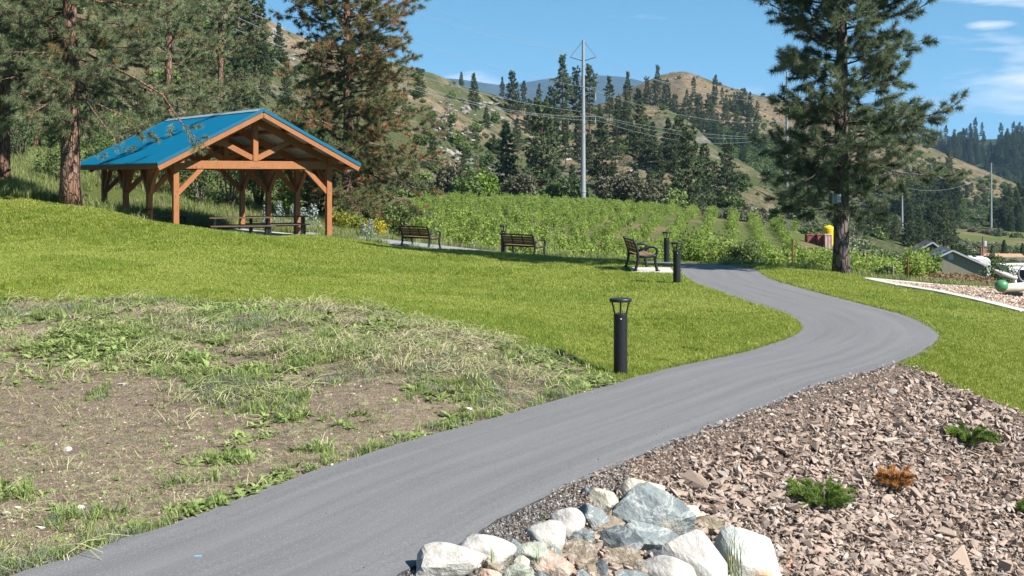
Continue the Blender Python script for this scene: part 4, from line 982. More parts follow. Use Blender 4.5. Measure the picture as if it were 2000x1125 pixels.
def pine(seed, Ht, r0, cb, prof, nprim, sec=9., ntuft=3, k=26, nl=.2, nw=.011, brown=0., droop=0., join_wood=False, upper=1.0, sidef=None, tspread=(14, 105), dead=0, wander=.12, start=.14, vs=1.0, sl0=1.0):
    """trunk MB, list of branch MBs, crown arrays"""
    g = np.random.default_rng(seed); r = random.Random(seed)
    T = MB(); nseg = 16; tx = [(0, 0)]
    for i in range(nseg): tx.append((tx[-1][0] + r.uniform(-wander, wander) * Ht / nseg * .25, tx[-1][1] + r.uniform(-wander, wander) * Ht / nseg * .25))
    tp = [(tx[i][0], tx[i][1], Ht * i / nseg - .15 * (i == 0)) for i in range(nseg + 1)]
    tr = [max(.02, r0 * (1 - .93 * (i / nseg) ** 1.15) * (1.22 if i == 0 else 1)) for i in range(nseg + 1)]
    T.tube(tp, tr, 14)
    def trunk_at(z):
        q = min(max(z / Ht, 0), .999) * nseg; i = int(q); t = q - i
        return Vector(tp[i]).lerp(Vector(tp[i + 1]), t), tr[i] * (1 - t) + tr[i + 1] * t
    Bs = []; P = []; D = []; az = r.uniform(0, 6.28); TI = []
    for i in range(nprim):
        u = (i + r.uniform(-.3, .3)) / nprim; u = min(max(u, 0), .99); z = cb + (Ht * .985 - cb) * u
        az += 2.4 + r.uniform(-.5, .5)
        L = prof(u) * r.uniform(.68, 1.18)
        if sidef: L *= sidef(az, u)
        if L < .15: continue
        e0 = R(r.uniform(-8, 22)) + (u ** 1.5) * R(38) - droop * R(28) * (1 - u); e1 = e0 + R(r.uniform(-18, 28)) - droop * R(30) * (1 - u)
        o, rt_ = trunk_at(z); pts = [o + Vector((0, 0, 0))]; a = az; nb = 8; p = pts[0].copy()
        for s in range(nb):
            e = e0 + (e1 - e0) * s / nb + (R(25) * ((s / nb) ** 2)) * (.8 - .5 * droop); a += r.uniform(-.24, .24); e += r.uniform(-.16, .16)
            p = p + Vector((math.cos(a) * math.cos(e), math.sin(a) * math.cos(e), math.sin(e))) * (L / nb); pts.append(p.copy())
        br = min(rt_ * .55, .016 + .0105 * L); B = MB(); B.tube(pts, [br * (1 - .86 * (s / nb) ** .7) for s in range(nb + 1)], 6)
        isdead = r.random() < dead
        ns = max(3, int(L * sec)); btint = r.uniform(-.12, .12)
        for j in range(ns + 1):
            t = 1.0 if j == ns else start + (1 - start) * (j + r.random()) / ns
            t = min(t, 1.0); q = t * nb; ii = min(int(q), nb - 1); b0 = pts[ii].lerp(pts[ii + 1], q - ii); bd = (pts[ii + 1] - pts[ii]).normalized()
            sl = (.16 + .34 * (1 - t) ** .7 * min(L, 3.2) * .55 + .12) * r.uniform(.6, 1.3) * sl0 if j < ns else .1
            sg = 1 if j % 2 else -1
            ang = R(r.uniform(28, 68)) * sg
            h = Vector((bd.x * math.cos(ang) - bd.y * math.sin(ang), bd.x * math.sin(ang) + bd.y * math.cos(ang), bd.z)) if j < ns else bd.copy()
            h = (h + Vector((0, 0, r.uniform(-.45, .75) * vs - .3 * droop))).normalized()
            m = b0 + h * sl * .5 + Vector((0, 0, -.03 * sl)); e = b0 + h * sl + Vector((0, 0, .05 * sl))
            B.tube([b0, m, e], [max(.004, br * .28), max(.004, br * .2), .004], 3, False)
            if isdead: continue
            nt = max(1, int(ntuft * sl / .45 + r.random()))
            ti = .45 + btint + r.gauss(0, .19)
            if r.random() < brown: ti = r.uniform(.74, 1.0)
            for c in range(nt):
                w = 1 - c / max(nt, 1) * .5
                pp = b0.lerp(e, w); dd = (h + Vector((r.uniform(-.3, .3), r.uniform(-.3, .3), r.uniform(-.1, .4)))).normalized()
                P.append(pp[:]); D.append(dd[:]); TI.append(ti + r.gauss(0, .05) if r.random() > brown * .25 else r.uniform(.78, 1))
        Bs.append(B)
    P = np.array(P); D = np.array(D); TI = np.clip(np.array(TI), 0, 1)
    return T, Bs, needles(P, D, TI, k, nl, nw, tspread, g, .12)
def plant_pine(name, label, loc, mats, group=None, rz=0, **kw):
    T, Bs, (v, f, t) = pine(**kw)
    o = thing(name, label, 'tree', loc, rz, group)
    T.build('trunk', mats[0], o, True)
    for B in Bs: B.build('branch', mats[0], o, True)
    link('crown', mesh_np('crown', v, f, mats[1], False, {'tint': t}), o)['kind'] = 'stuff'
    return o
LIB = bpy.data.collections.new('scatter_library')      # never linked: only the source shapes of the scattered stuff
def variant_set(name, objs):
    c = bpy.data.collections.new(name)
    for i, m in enumerate(objs):
        o = bpy.data.objects.new(f'{name}_{i:02d}', m); c.objects.link(o)
    return c
def scatter(name, pts, rots, scl, vid, coll, label, cat):
    pts = np.asarray(pts, np.float32); n = len(pts)
    if n == 0: return None
    m = bpy.data.meshes.new(name); m.vertices.add(n); m.vertices.foreach_set('co', pts.ravel())
    a = m.attributes.new('rot', 'FLOAT_VECTOR', 'POINT'); a.data.foreach_set('vector', np.asarray(rots, np.float32).ravel())
    scl = np.asarray(scl, np.float32)
    if scl.ndim == 1: scl = np.repeat(scl[:, None], 3, 1)
    a = m.attributes.new('scl', 'FLOAT_VECTOR', 'POINT'); a.data.foreach_set('vector', scl.ravel())
    a = m.attributes.new('vid', 'INT', 'POINT'); a.data.foreach_set('value', np.asarray(vid, np.int32))
    o = link(name, m); tag(o, label, cat, None, 'stuff')
    ng = bpy.data.node_groups.new('scatter_' + name, 'GeometryNodeTree')
    ng.interface.new_socket('Geometry', in_out='INPUT', socket_type='NodeSocketGeometry'); ng.interface.new_socket('Geometry', in_out='OUTPUT', socket_type='NodeSocketGeometry')
    N = ng.nodes; gi = N.new('NodeGroupInput'); go = N.new('NodeGroupOutput'); iop = N.new('GeometryNodeInstanceOnPoints'); ci = N.new('GeometryNodeCollectionInfo')
    ci.inputs['Collection'].default_value = coll; ci.inputs['Separate Children'].default_value = True; ci.inputs['Reset Children'].default_value = True
    def na(nm, dt):
        q = N.new('GeometryNodeInputNamedAttribute'); q.data_type = dt; q.inputs['Name'].default_value = nm; return q.outputs['Attribute']
    Lk = ng.links.new
    Lk(gi.outputs[0], iop.inputs['Points']); Lk(ci.outputs[0], iop.inputs['Instance']); iop.inputs['Pick Instance'].default_value = True
    Lk(na('vid', 'INT'), iop.inputs['Instance Index']); Lk(na('rot', 'FLOAT_VECTOR'), iop.inputs['Rotation']); Lk(na('scl', 'FLOAT_VECTOR'), iop.inputs['Scale'])
    Lk(iop.outputs[0], go.inputs[0])
    md = o.modifiers.new('scatter', 'NODES'); md.node_group = ng
    return o
def zrot(n, tilt=.12): return np.stack([rng.normal(0, tilt, n), rng.normal(0, tilt, n), rng.uniform(0, 6.283, n)], -1)
def blades(n, rad, h, w, lean=.5, g=rng, tint=None, seg=2):
    """a small clump of bent grass blades"""
    a = g.uniform(0, 6.283, n); r = rad * np.sqrt(g.uniform(0, 1, n)); b = np.stack([r * np.cos(a), r * np.sin(a), np.full(n, -.01)], -1)
    az = g.uniform(0, 6.283, n); hh = h * g.uniform(.55, 1.2, n); ln = lean * g.uniform(.1, 1., n)
    dv = np.stack([np.cos(az), np.sin(az), np.zeros(n)], -1); sd = np.stack([-np.sin(az), np.cos(az), np.zeros(n)], -1) * (w / 2)
    m = b + dv * (ln * hh * .3)[:, None] + np.array([0, 0, 1]) * (hh * .6)[:, None]
    t = b + dv * (ln * hh)[:, None] + np.array([0, 0, 1]) * (hh * (1 - .25 * ln))[:, None]
    v = np.stack([b - sd, b + sd, m + sd * .8, m - sd * .8, t], 1).reshape(-1, 3); i = np.arange(n)[:, None] * 5
    f = np.concatenate([i + [0, 1, 2], i + [0, 2, 3], i + [3, 2, 4]], 0)
    tt = g.uniform(0, 1, n) if tint is None else np.clip(tint + g.normal(0, .15, n), 0, 1)
    return v, f, np.repeat(tt, 5)
def bush_arrays(seed, n, size, lobes, leaf, up=.35, shell=.55, tintj=.12):
    """leafy bush: leaves through several uneven lobes, base at z=0"""
    g = np.random.default_rng(seed); P = []; T = []
    for _ in range(lobes):
        a = g.uniform(0, 6.283); r = g.uniform(0, .55); c = np.array([math.cos(a) * r * size[0], math.sin(a) * r * size[1], size[2] * g.uniform(.3, .72)])
        rad = np.array(size) * g.uniform(.28, .5) * np.array([1, 1, .8]); m = n // lobes
        d = unit(g.normal(size=(m, 3))); rr = g.uniform(shell, 1, (m, 1)) ** .7 * (1 + .25 * g.normal(size=(m, 1)) * .5)
        p = c + d * rr * rad; P.append(p); T.append(np.full(m, g.uniform(.5 - tintj * 2, .5 + tintj * 2)))
    P = np.concatenate(P); T = np.concatenate(T); k = P[:, 2] > .02
    return leaves(P[k], leaf, T[k], g, .6, up)
def stems_mb(seed, size, n, rad=.02):
    r = random.Random(seed); m = MB()
    for i in range(n):
        a = r.uniform(0, 6.28); t = r.uniform(.35, .8)
        e = Vector((math.cos(a) * size[0] * t * .7, math.sin(a) * size[1] * t * .7, size[2] * r.uniform(.5, .9)))
        m.tube([(math.cos(a) * .05, math.sin(a) * .05, -.1), e * .5 + Vector((0, 0, .1 * size[2])), e], [rad, rad * .7, rad * .25], 5, False)
    return m
# ------------------------------------------------------------------ the four big pines
def loc_at(px, py, d, sink=.05):
    p = at(px, py, d); return (p.x, p.y, gz(p.x, p.y) - sink)
def lone_side(az, u):      # the lone pine reaches a little further to the right
    c = math.cos(az); return (1 + .13 * c) * (.3 if u < .09 and math.sin(az) < -.1 else 1)
plant_pine('pine_tree', 'lone ponderosa pine standing at the lawn edge right of the path', loc_at(1643, 535, 36.8), (MAT['bark_dark'], MAT['needle_dark']), None, 0, seed=5, Ht=15.5, r0=.235, cb=1.75,
           prof=lambda u: (2.0 + .95 * math.sin(min(u / .3, 1) * math.pi / 2)) * (.88 + .16 * math.sin(u * 17)) * (1 if u < .6 else 1 - (u - .6) * 1.7), nprim=132, sec=7.4, ntuft=3.6, k=36, nl=.215, nw=.0145, brown=.012, sidef=lone_side, droop=.30, wander=.05, start=.12, sl0=1.45, vs=1.1)
plant_pine('pine_tree', 'big reddish-barked pine beside the left end of the blue roof', loc_at(138, 402, 46.0), (MAT['bark'], MAT['needle']), None, 0, seed=21, Ht=18, r0=.36, cb=3.5,
           prof=lambda u: (5.6 + .9 * math.sin(u * 5)) * (1 - u * .72), nprim=100, sec=5.4, ntuft=3.3, k=30, nl=.23, nw=.0165, brown=.02, droop=.6, start=.1, sl0=1.6, vs=1.1, sidef=lambda az, u: (.68 if math.cos(az) > .1 and math.sin(az) < .6 else 1) * (1 - .55 * max(0, -math.sin(az))), wander=.1)
plant_pine('pine_tree', 'pine trunk at the far left edge of the lawn', loc_at(4, 366, 50.5), (MAT['bark'], MAT['needle']), None, 0, seed=33, Ht=17, r0=.31, cb=4.0,
           prof=lambda u: 4.7 * (1 - u * .7), nprim=70, sec=4.8, ntuft=3.0, k=26, nl=.24, nw=.018, brown=.02, droop=.5, start=.1, sl0=1.6)
plant_pine('pine_tree', 'browning pine with rust-tipped needles behind the pavilion', loc_at(676, 440, 63.0), (MAT['bark'], MAT['needle_brown']), None, 0, seed=48, Ht=17.5, r0=.30, cb=1.1,
           prof=lambda u: (4.3 + .8 * math.sin(u * 9 + .5)) * (1 - max(0, u - .45) * .7), nprim=150, sec=5.2, ntuft=3.0, k=26, nl=.24, nw=.021, brown=.13, droop=.6, dead=.04, wander=.14, start=.1, sl0=1.5, vs=1.2,
           sidef=lambda az, u: 1 + .12 * math.cos(az))
# dense pines further back on the left
for (px, py, d, sd, Ht, L, lab) in [(330, 350, 76, 61, 19, 4.6, 'dense grey-green pine filling the gap above the blue roof'), (430, 360, 86, 64, 21, 4.4, 'tall pine right of the dense pines above the roof ridge'),
                                    (70, 330, 74, 63, 18, 4.2, 'dark pine between the two left trunks')]:
    plant_pine('pine_tree', lab, loc_at(px, py, d), (MAT['bark'], MAT['needle']), 'dense pines behind the left lawn', 0, seed=sd, Ht=Ht, r0=.27, cb=2.0, prof=lambda u, L=L: (L * (1 - u * .7)), nprim=70, sec=4.6, ntuft=2.8, k=20, nl=.3, nw=.03, brown=.03, droop=.4, sl0=1.6, start=.1)
# hanging bough that droops in front of the roof
def bough():
    r = random.Random(4); g = np.random.default_rng(4); B = MB(); P = []; D = []
    pts = [at(150, 95, 45.8), at(262, 152, 44.4), at(318, 186, 43.6), at(346, 228, 43.2), at(362, 250, 43.1), at(386, 272, 43.0)]
    B.tube(pts, [.05, .045, .035, .028, .02, .012], 6)
    side = [(3, at(330, 262, 43.1)), (3, at(372, 262, 43)), (4, at(392, 246, 43)), (4, at(404, 290, 42.9)), (4, at(378, 286, 43.1)), (5, at(406, 268, 42.9)), (2, at(344, 192, 43.4)), (2, at(300, 210, 43.4)), (5, at(392, 296, 42.9)), (5, at(376, 296, 43))]
    for i, e in side:
        b0 = pts[i].lerp(pts[max(i - 1, 0)], r.uniform(0, .3)); B.tube([b0, b0.lerp(e, .5) + Vector((0, 0, -.03)), e], [.012, .009, .005], 4, False)
        for t in (1, .8, .6): P.append(b0.lerp(e, t)[:]); D.append((e - b0).normalized()[:])
    pt2 = [at(150, 170, 45.8), at(195, 235, 44.3), at(222, 268, 43.6), at(226, 286, 43.5), at(240, 288, 43.4)]
    B.tube(pt2, [.04, .03, .02, .014, .007], 5)
    for e in (at(244, 292, 43.3), at(256, 290, 43.3), at(226, 292, 43.4), at(262, 288, 43.3), at(214, 262, 43.5), at(236, 278, 43.4)): P.append(e[:]); D.append(Vector((.5, -.3, -.3)).normalized()[:])
    pt3 = [at(150, 225, 45.8), at(176, 285, 44.4), at(184, 300, 44.0), at(196, 306, 43.8)]; B.tube(pt3, [.03, .02, .013, .007], 5)
    for e in (at(188, 302, 43.9), at(200, 308, 43.8), at(180, 296, 44), at(205, 302, 43.8)): P.append(e[:]); D.append(Vector((.5, -.3, -.2)).normalized()[:])
    tree = [o for o in bpy.data.objects if o.get('label') == 'big reddish-barked pine beside the left end of the blue roof'][0]
    a = B.build('drooping_bough', MAT['bark'], tree, True); v, f, t = needles(np.array(P), np.array(D), np.full(len(P), .6), 34, .22, .015, (15, 75), g)
    b = link('bough_needles', mesh_np('bough_needles', v, f, MAT['needle'], False, {'tint': t}), tree); b['kind'] = 'stuff'
    for o in (a, b): o.matrix_parent_inverse = Matrix.Translation(-tree.location)
bough()
# nest box on the lone pine
p = at(1631, 388, 36.45)
nb = thing('nest_box', 'grey-green nest box with a pale face fixed to the lone pine', 'nest box', (p.x, p.y, p.z), R(12))
MB().box((-.03, 0, 0), (.22, .2, .28)).build('box', MAT['nest'], nb, bevel=.01)
MB().box((.07, -.103, .01), (.12, .012, .23)).build('face', MAT['nest_lid'], nb)
MB().tube([(.07 + .042 * math.cos(a), -.112, .01 + .042 * math.sin(a)) for a in np.linspace(0, 6.283, 17)], .006, 5, False).build('ring', MAT['steel_dark'], nb)
# ------------------------------------------------------------------ conifers on the hills: ten shapes, copied
def far_conifer(seed, kind):
    if kind == 'fir':
        kw = dict(Ht=12, r0=.17, cb=.7, prof=lambda u: 2.6 * (1 - u) ** .85 + .25, nprim=105, sec=3.6, ntuft=2.4, k=7, nl=.45, nw=.17, droop=.5, tspread=(20, 75)); mt = 'needle_fir'
    elif kind == 'tall':
        kw = dict(Ht=20, r0=.26, cb=4.5, prof=lambda u: 3.4 * (1 - u * .62) * (.78 + .3 * math.sin(u * 11 + seed)), nprim=76, sec=2.8, ntuft=2.4, k=7, nl=.55, nw=.22, sl0=1.5, droop=.3, tspread=(20, 88)); mt = 'needle_hill'
    elif kind == 'wide':
        kw = dict(Ht=13, r0=.22, cb=1.4, prof=lambda u: 3.1 * (1 - u * .66), nprim=84, sec=2.9, ntuft=2.4, k=7, nl=.48, nw=.19, sl0=1.4, droop=.3, tspread=(20, 88)); mt = 'needle_hill'
    else:
        kw = dict(Ht=9, r0=.12, cb=1.8, prof=lambda u: 1.5 * (1 - u * .5), nprim=30, sec=3.0, ntuft=1.6, k=7, nl=.4, nw=.10, droop=.2, tspread=(20, 88)); mt = 'needle_hill'
    T, Bs, (v, f, t) = pine(seed=seed, **kw)
    for B in Bs: T.add(B.v, B.f)
    return T.mesh('trunk', MAT['bark'], True), mesh_np('crown', v, f, MAT[mt], False, {'tint': t}), kw['Ht']
CON = {k: [far_conifer(100 + i * 7 + j, k) for j in range(n)] for i, (k, n) in enumerate([('fir', 3), ('tall', 4), ('wide', 4), ('thin', 2)])}
def hill_tree(px, pyb, pyt, kind, label, trees, group='conifers on the hillside', i=0, dfix=None, name=None):
    if dfix: h = at(px, pyb, dfix); h.z = min(h.z, 1e9)
    else:
        h = None
        for t in trees:
            q = hit(px, pyb, t)
            if q is not None and (h is None or q.y < h.y): h = q
        if h is None: return
    hgt = (pyb - pyt) / F * h.y; tm, cm, Ht = CON[kind][i % len(CON[kind])]; s = hgt / Ht
    o = thing(name or {'fir': 'fir_tree', 'tall': 'pine_tree', 'wide': 'pine_tree', 'thin': 'pine_tree'}[kind], label, 'tree', (h.x, h.y, h.z - .15), rnd.uniform(0, 6.28), group)
    wd = rnd.uniform(.9, 1.12); o.scale = (s * wd, s * wd, s)
    link('trunk', tm, o); link('crown', cm, o)['kind'] = 'stuff'
    return o
A1 = (HILL1,); A2 = (HILL2,)
HT = [
 (901, 168, 141, 'wide', 'tiny pine on the ridge line right of the browning pine', A1), (925, 214, 143, 'fir', 'dark broad fir just below the ridge right of the tiny pine', A1), (981, 197, 150, 'tall', 'slim dark pine on the ridge between the dark fir and the tall trio', A1),
 (1001, 222, 141, 'wide', 'round-topped pine on the ridge, tallest of its three', A1), (1023, 226, 158, 'tall', 'thin pine right of the round-topped ridge pine', A1), (1053, 222, 163, 'tall', 'greyish pine on the ridge left of the tallest hill pines', A1),
 (1099, 268, 110, 'tall', 'tallest pine of the hill, just left of the steel pole', A1), (1124, 265, 134, 'tall', 'slender pine between the tallest pine and the steel pole', A1), (1152, 268, 128, 'tall', 'tall pine immediately right of the steel pole top', A1), (1190, 242, 149, 'tall', 'tall dark pine a little right of the pole against the blue mountain', A1),
 (1226, 232, 141, 'tall', 'tall pine between the steel pole and the tan dome', A1), (1078, 260, 172, 'wide', 'pine crowding the left foot of the tallest pine', A1), (1208, 262, 190, 'wide', 'lower pine below the gap in the ridge pines', A1),
 (988, 365, 238, 'fir', 'dense dark fir low on the slope left of the steel pole', A1), (1058, 390, 198, 'wide', 'large pale pine with a bare reddish foot left of the pole', A1), (933, 356, 272, 'thin', 'thin open pine left of the dense dark fir', A1), (874, 262, 187, 'thin', 'sparse pine on the slope right of the browning pine', A1),
 (1176, 368, 236, 'wide', 'broad pine on the slope right of the steel pole foot', A1), (1217, 368, 288, 'thin', 'small grey pine right of the broad pine', A1), (1229, 290, 211, 'tall', 'dark pine high on the slope above the small grey pine', A1), (1250, 322, 202, 'wide', 'dark pine at the head of the tan slope', A1),
 (1275, 314, 238, 'fir', 'compact dark fir on the tan slope', A1), (1305, 330, 232, 'fir', 'pointed fir left of the big twin pines', A1), (1325, 340, 228, 'wide', 'dark pine behind the big twin pines', A1), (1346, 424, 250, 'wide', 'left one of the big twin pines at the vineyard corner', A1), (1373, 424, 287, 'wide', 'right one of the big twin pines at the vineyard corner', A1),
 (1421, 400, 281, 'wide', 'single pointed pine on bare soil right of the twin pines', A1), (1150, 340, 262, 'wide', 'shadowy pine right behind the steel pole', A1), (1105, 330, 235, 'tall', 'mid-slope pine left of the pole', A1), (1035, 262, 196, 'wide', 'mid-slope pine under the ridge trio', A1),
 (1284, 226, 129, 'tall', 'tallest dark pine on the shoulder of the tan dome', A2), (1264, 232, 152, 'tall', 'pine left of the tallest one on the dome shoulder', A2), (1302, 232, 160, 'wide', 'pine right of the tallest one on the dome shoulder', A2), (1246, 236, 176, 'wide', 'low pine at the left foot of the dome', A2), (1318, 246, 186, 'wide', 'pine on the dark flank of the dome', A2),
 (1348, 252, 196, 'wide', 'leftmost pine of the dark clump under the dome', A2), (1365, 252, 187, 'wide', 'middle pine of the dark clump under the dome', A2), (1384, 254, 186, 'wide', 'rightmost pine of the dark clump under the dome', A2), (1417, 254, 203, 'wide', 'left pine of the pair right of the dark clump', A2), (1440, 258, 206, 'wide', 'right pine of the pair right of the dark clump', A2), (1462, 262, 214, 'wide', 'pine beside the pair, nearest the lone pine', A2), (1332, 262, 212, 'wide', 'low pine below the dark clump', A2), (1400, 268, 222, 'wide', 'pine below and between the clump and the pair', A2),
 (1387, 146, 138, 'wide', 'speck of a pine on the right brow of the dome', A2), (1854, 334, 294, 'wide', 'lone pine on the long tan shoulder at right', A2), (1872, 372, 345, 'fir', 'small dark tree below the lone shoulder pine', A2), (1888, 386, 362, 'fir', 'smaller dark tree right of it on the shoulder', A2), (1838, 378, 350, 'wide', 'dark shrubby pine left below the lone shoulder pine', A2),
]
HT += [
 (845, 330, 262, 'wide', 'dark pine on the slope just right of the browning pine', A1), (1012, 330, 262, 'thin', 'thin pine between the dark fir and the large pale pine', A1), (1085, 388, 300, 'wide', 'dark pine low between the pale pine and the steel pole', A1), (1118, 392, 322, 'wide', 'small pine at the very foot of the steel pole', A1), (1198, 396, 318, 'wide', 'dark pine low on the slope right of the pole foot', A1), (1240, 400, 320, 'fir', 'pointed dark fir low right of the pole', A1), (1268, 398, 330, 'wide', 'dark pine in the thicket left of the twin pines', A1), (1290, 372, 280, 'tall', 'tall pine rising behind the thicket left of the twin pines', A1), (1202, 330, 250, 'tall', 'tall mid-slope pine right of the broad pine', A1), (1172, 290, 205, 'tall', 'tall pine behind the steel pole, mid-slope right', A1), (1132, 312, 232, 'wide', 'dark mid-slope pine touching the pole', A1), (1070, 300, 225, 'wide', 'dark pine above the large pale pine', A1), (1010, 290, 230, 'fir', 'fir on the slope above the dense dark fir', A1), (950, 250, 205, 'fir', 'small fir on the rocky slope under the ridge', A1), (1395, 380, 315, 'wide', 'pine between the twin pines and the pointed pine', A1), (1318, 402, 300, 'tall', 'tall pine just left of the big twin pines', A1), (1222, 262, 205, 'wide', 'pine under the gap of the ridge, right of the lower pine', A1), (1260, 290, 228, 'wide', 'pine on the upper tan slope left of the compact fir', A1), (905, 330, 288, 'wide', 'bushy small pine among the rocks left of the thin open pine', A1), (965, 300, 262, 'wide', 'small pine above the thin open pine', A1),
 (1490, 300, 262, 'wide', 'dark tree in the gully left of the lone pine', A2), (1450, 318, 284, 'wide', 'dark tree low in the gully beyond the tan ridge', A2), (1425, 300, 268, 'fir', 'pointed dark tree in the gully beyond the tan ridge', A2), (1475, 280, 240, 'wide', 'dark tree at the gully head left of the lone pine', A2), (1815, 352, 322, 'wide', 'shrubby tree left of the lone shoulder pine', A2), (1905, 412, 384, 'wide', 'dark tree above the orchard rows', A2), (1965, 420, 395, 'wide', 'dark tree on the shoulder near the right edge', A2)]
for i, a in enumerate(HT): hill_tree(*a, i=i)
VT = [(1776, 486, 398, 'fir', 'dark fir just right of the valley steel pole'), (1795, 492, 404, 'fir', 'second dark fir in the valley clump'), (1809, 494, 430, 'fir', 'small fir in front of the valley clump'), (1822, 486, 398, 'wide', 'broad dark pine in the middle of the valley clump'), (1843, 484, 392, 'wide', 'tallest pine of the valley clump'), (1858, 482, 412, 'wide', 'rightmost pine of the valley clump above the house'),
      (1700, 470, 388, 'wide', 'olive pine just right of the lone pine trunk'), (1728, 476, 396, 'wide', 'olive pine left of the valley steel pole'), (1682, 470, 410, 'wide', 'low olive pine behind the lone trunk'), (1750, 480, 420, 'wide', 'small olive pine by the foot of the valley pole')]
for i, a in enumerate(VT): hill_tree(*a, (), 'conifers in the valley', i, dfix=235 + (i % 4) * 16)
for i, (px, pb, ptp, lab) in enumerate([(470, 120, -60, 'dark pine on the skyline left of the browning pine'), (497, 150, -20, 'tall pine on the steep slope left of the browning pine'), (545, 118, 44, 'small fir against the pale cliff'), (520, 205, 88, 'dark pine below the pale cliff'), (470, 245, 95, 'dark pine low on the slope beside the dense pines'), (560, 205, 120, 'thin pine half behind the browning pine'), (500, 262, 180, 'bushy pine above the roof ridge'), (538, 12, -40, 'bare-looking pine on the skyline top'), (610, 230, 150, 'pine behind the browning pine'), (790, 235, 170, 'pine on the slope right behind the browning pine'), (820, 190, 136, 'pine on the ridge touching the browning pine')]):
    hill_tree(px, pb, ptp, ['tall', 'wide', 'fir'][i % 3], lab, A1, 'conifers on the hillside', i)
for i, (px, lab) in enumerate([(1826, 'clipped dark cedar at the left gable of the olive house'), (1861, 'first cedar of the hedge behind the olive roof'), (1868, 'second cedar of the hedge behind the olive roof'), (1876, 'third cedar of the hedge behind the olive roof'), (1884, 'right end cedar of the hedge behind the olive roof'), (1938, 'cedar between the trailer and the tan roof'), (1961, 'cedar behind the tan roof'), (1997, 'cedar at the far right edge behind the tan roof')]):
    g = np.random.default_rng(200 + i); n = 900; u = g.uniform(0, 1, n); a = g.uniform(0, 6.283, n); r = .75 * np.sqrt(np.clip(1 - u, .02, 1)) * g.uniform(.6, 1.05, n); hh = [3.4, 2.2, 2.2, 2.3, 2.2, 4, 3.2, 3.6][i]
    v, f, t = leaves(np.stack([r * np.cos(a), r * np.sin(a), u * hh], -1), .16, np.full(n, .45), g); d = 232 + i * 4; c = at(px, [492, 502, 502, 502, 502, 518, 500, 510][i], d)
    o = thing('cedar_shrub', lab, 'cedar', tuple(c), 0, 'cedars round the houses'); link('foliage', mesh_np('foliage', v, f, MAT['leaf_dark'], False, {'tint': t}), o)['kind'] = 'stuff'; MB().tube([(0, 0, -1.5), (0, 0, hh * .6)], .09, 6).build('trunk', MAT['bark_grey'], o)
# ------------------------------------------------------------------ scatter sources
def leafmesh(nm, arr, mat): v, f, t = arr; return mesh_np(nm, v, f, mat, False, {'tint': t})
SHRUB = variant_set('shrub_shape', [leafmesh('shrub', bush_arrays(300 + i, 420, (1, 1, 1.05), 5, .11), MAT[m]) for i, m in enumerate(['leaf_sage', 'leaf_sage', 'leaf_sage', 'leaf_mid', 'leaf_dark', 'leaf_mid'])])
FARCON = bpy.data.collections.new('far_conifer_shape')
for i, kx in enumerate([('fir', 0), ('fir', 1), ('tall', 0), ('wide', 1), ('wide', 2)]):
    tm, cm, Ht = CON[kx[0]][kx[1]]; o = bpy.data.objects.new(f'far_conifer_{i}', cm); FARCON.objects.link(o)
def hill_points(tree, n, x0, x1, y0, y1, dens=None, seed=1):
    g = np.random.default_rng(seed); P = []
    for _ in range(n):
        px, py = g.uniform(x0, x1), g.uniform(y0, y1)
        q = hit(px, py, tree)
        if q is None: continue
        if dens is not None and g.random() > dens(px, py, q): continue
        P.append(q[:])
    return np.array(P) if P else np.zeros((0, 3))
def clump(p, sc, sd, lo=.0): return float(np.clip((fbm(np.array(p[0]), np.array(p[1]), sc, 3, sd)[()] - lo) * 4 + .15, .03, 1))
P = hill_points(HILL1, 17000, -50, 1800, -20, 470, lambda px, py, q: clump(q, 22, 31, .02) * (1.0 if py > 250 else .6) * (.3 if px > 1250 and px - 1250 > (py - 200) * .2 and py < 400 and px > 1380 else 1) , 5)
n = len(P); big = rng.random(n) < .12
scatter('hillside_brush', P - [0, 0, .1], zrot(n, .08), np.where(big, rng.uniform(1.2, 2.2, n), rng.uniform(.3, .8, n)) * (1 + P[:, 1] / 900), np.where(big, rng.integers(3, 6, n), rng.integers(0, 6, n)), SHRUB, 'sagebrush and small shrubs dotting the near hillside', 'brush')
P = hill_points(HILL2, 9000, 1150, 2000, 140, 480, lambda px, py, q: clump(q, 70, 41, .05) * (1 if py > 230 + (px - 1150) * .12 else .35), 6)
n = len(P); scatter('hillside_brush', P - [0, 0, .2], zrot(n, .08), rng.uniform(.8, 2.4, n), rng.integers(2, 6, n), SHRUB, 'dark shrubs scattered over the tan dome and its shoulder', 'brush')
P = hill_points(HILL3, 1700, 1780, 2010, 262, 470, lambda px, py, q: clump(q, 120, 51, -.25), 7)
n = len(P); scatter('forest', P - [0, 0, .5], zrot(n, .02), rng.uniform(.85, 1.5, n), rng.integers(0, 5, n), FARCON, 'far conifer forest covering the ridge at the right edge', 'forest')
P = hill_points(HILL2, 1500, 1380, 1560, 250, 400, lambda px, py, q: clump(q, 60, 49, -.2), 16)
n = len(P); scatter('gully_brush', P - [0, 0, .2], zrot(n, .08), rng.uniform(1.5, 3.6, n), rng.integers(3, 6, n), SHRUB, 'dark green brush filling the gully behind the tan ridge', 'brush')
P = np.concatenate([hill_points(HILL2, 150, 1330, 1480, 205, 330, lambda px, py, q: clump(q, 40, 47, 0.), 8), hill_points(HILL2, 160, 1765, 1870, 405, 480, lambda px, py, q: .7, 9), hill_points(HILL2, 130, 1940, 2010, 450, 486, lambda px, py, q: .9, 10)])
n = len(P); scatter('woods', P - [0, 0, .4], zrot(n, .03), rng.uniform(.5, 1.0, n), rng.integers(0, 5, n), FARCON, 'dark woods in the gullies of the tan hill', 'woods')
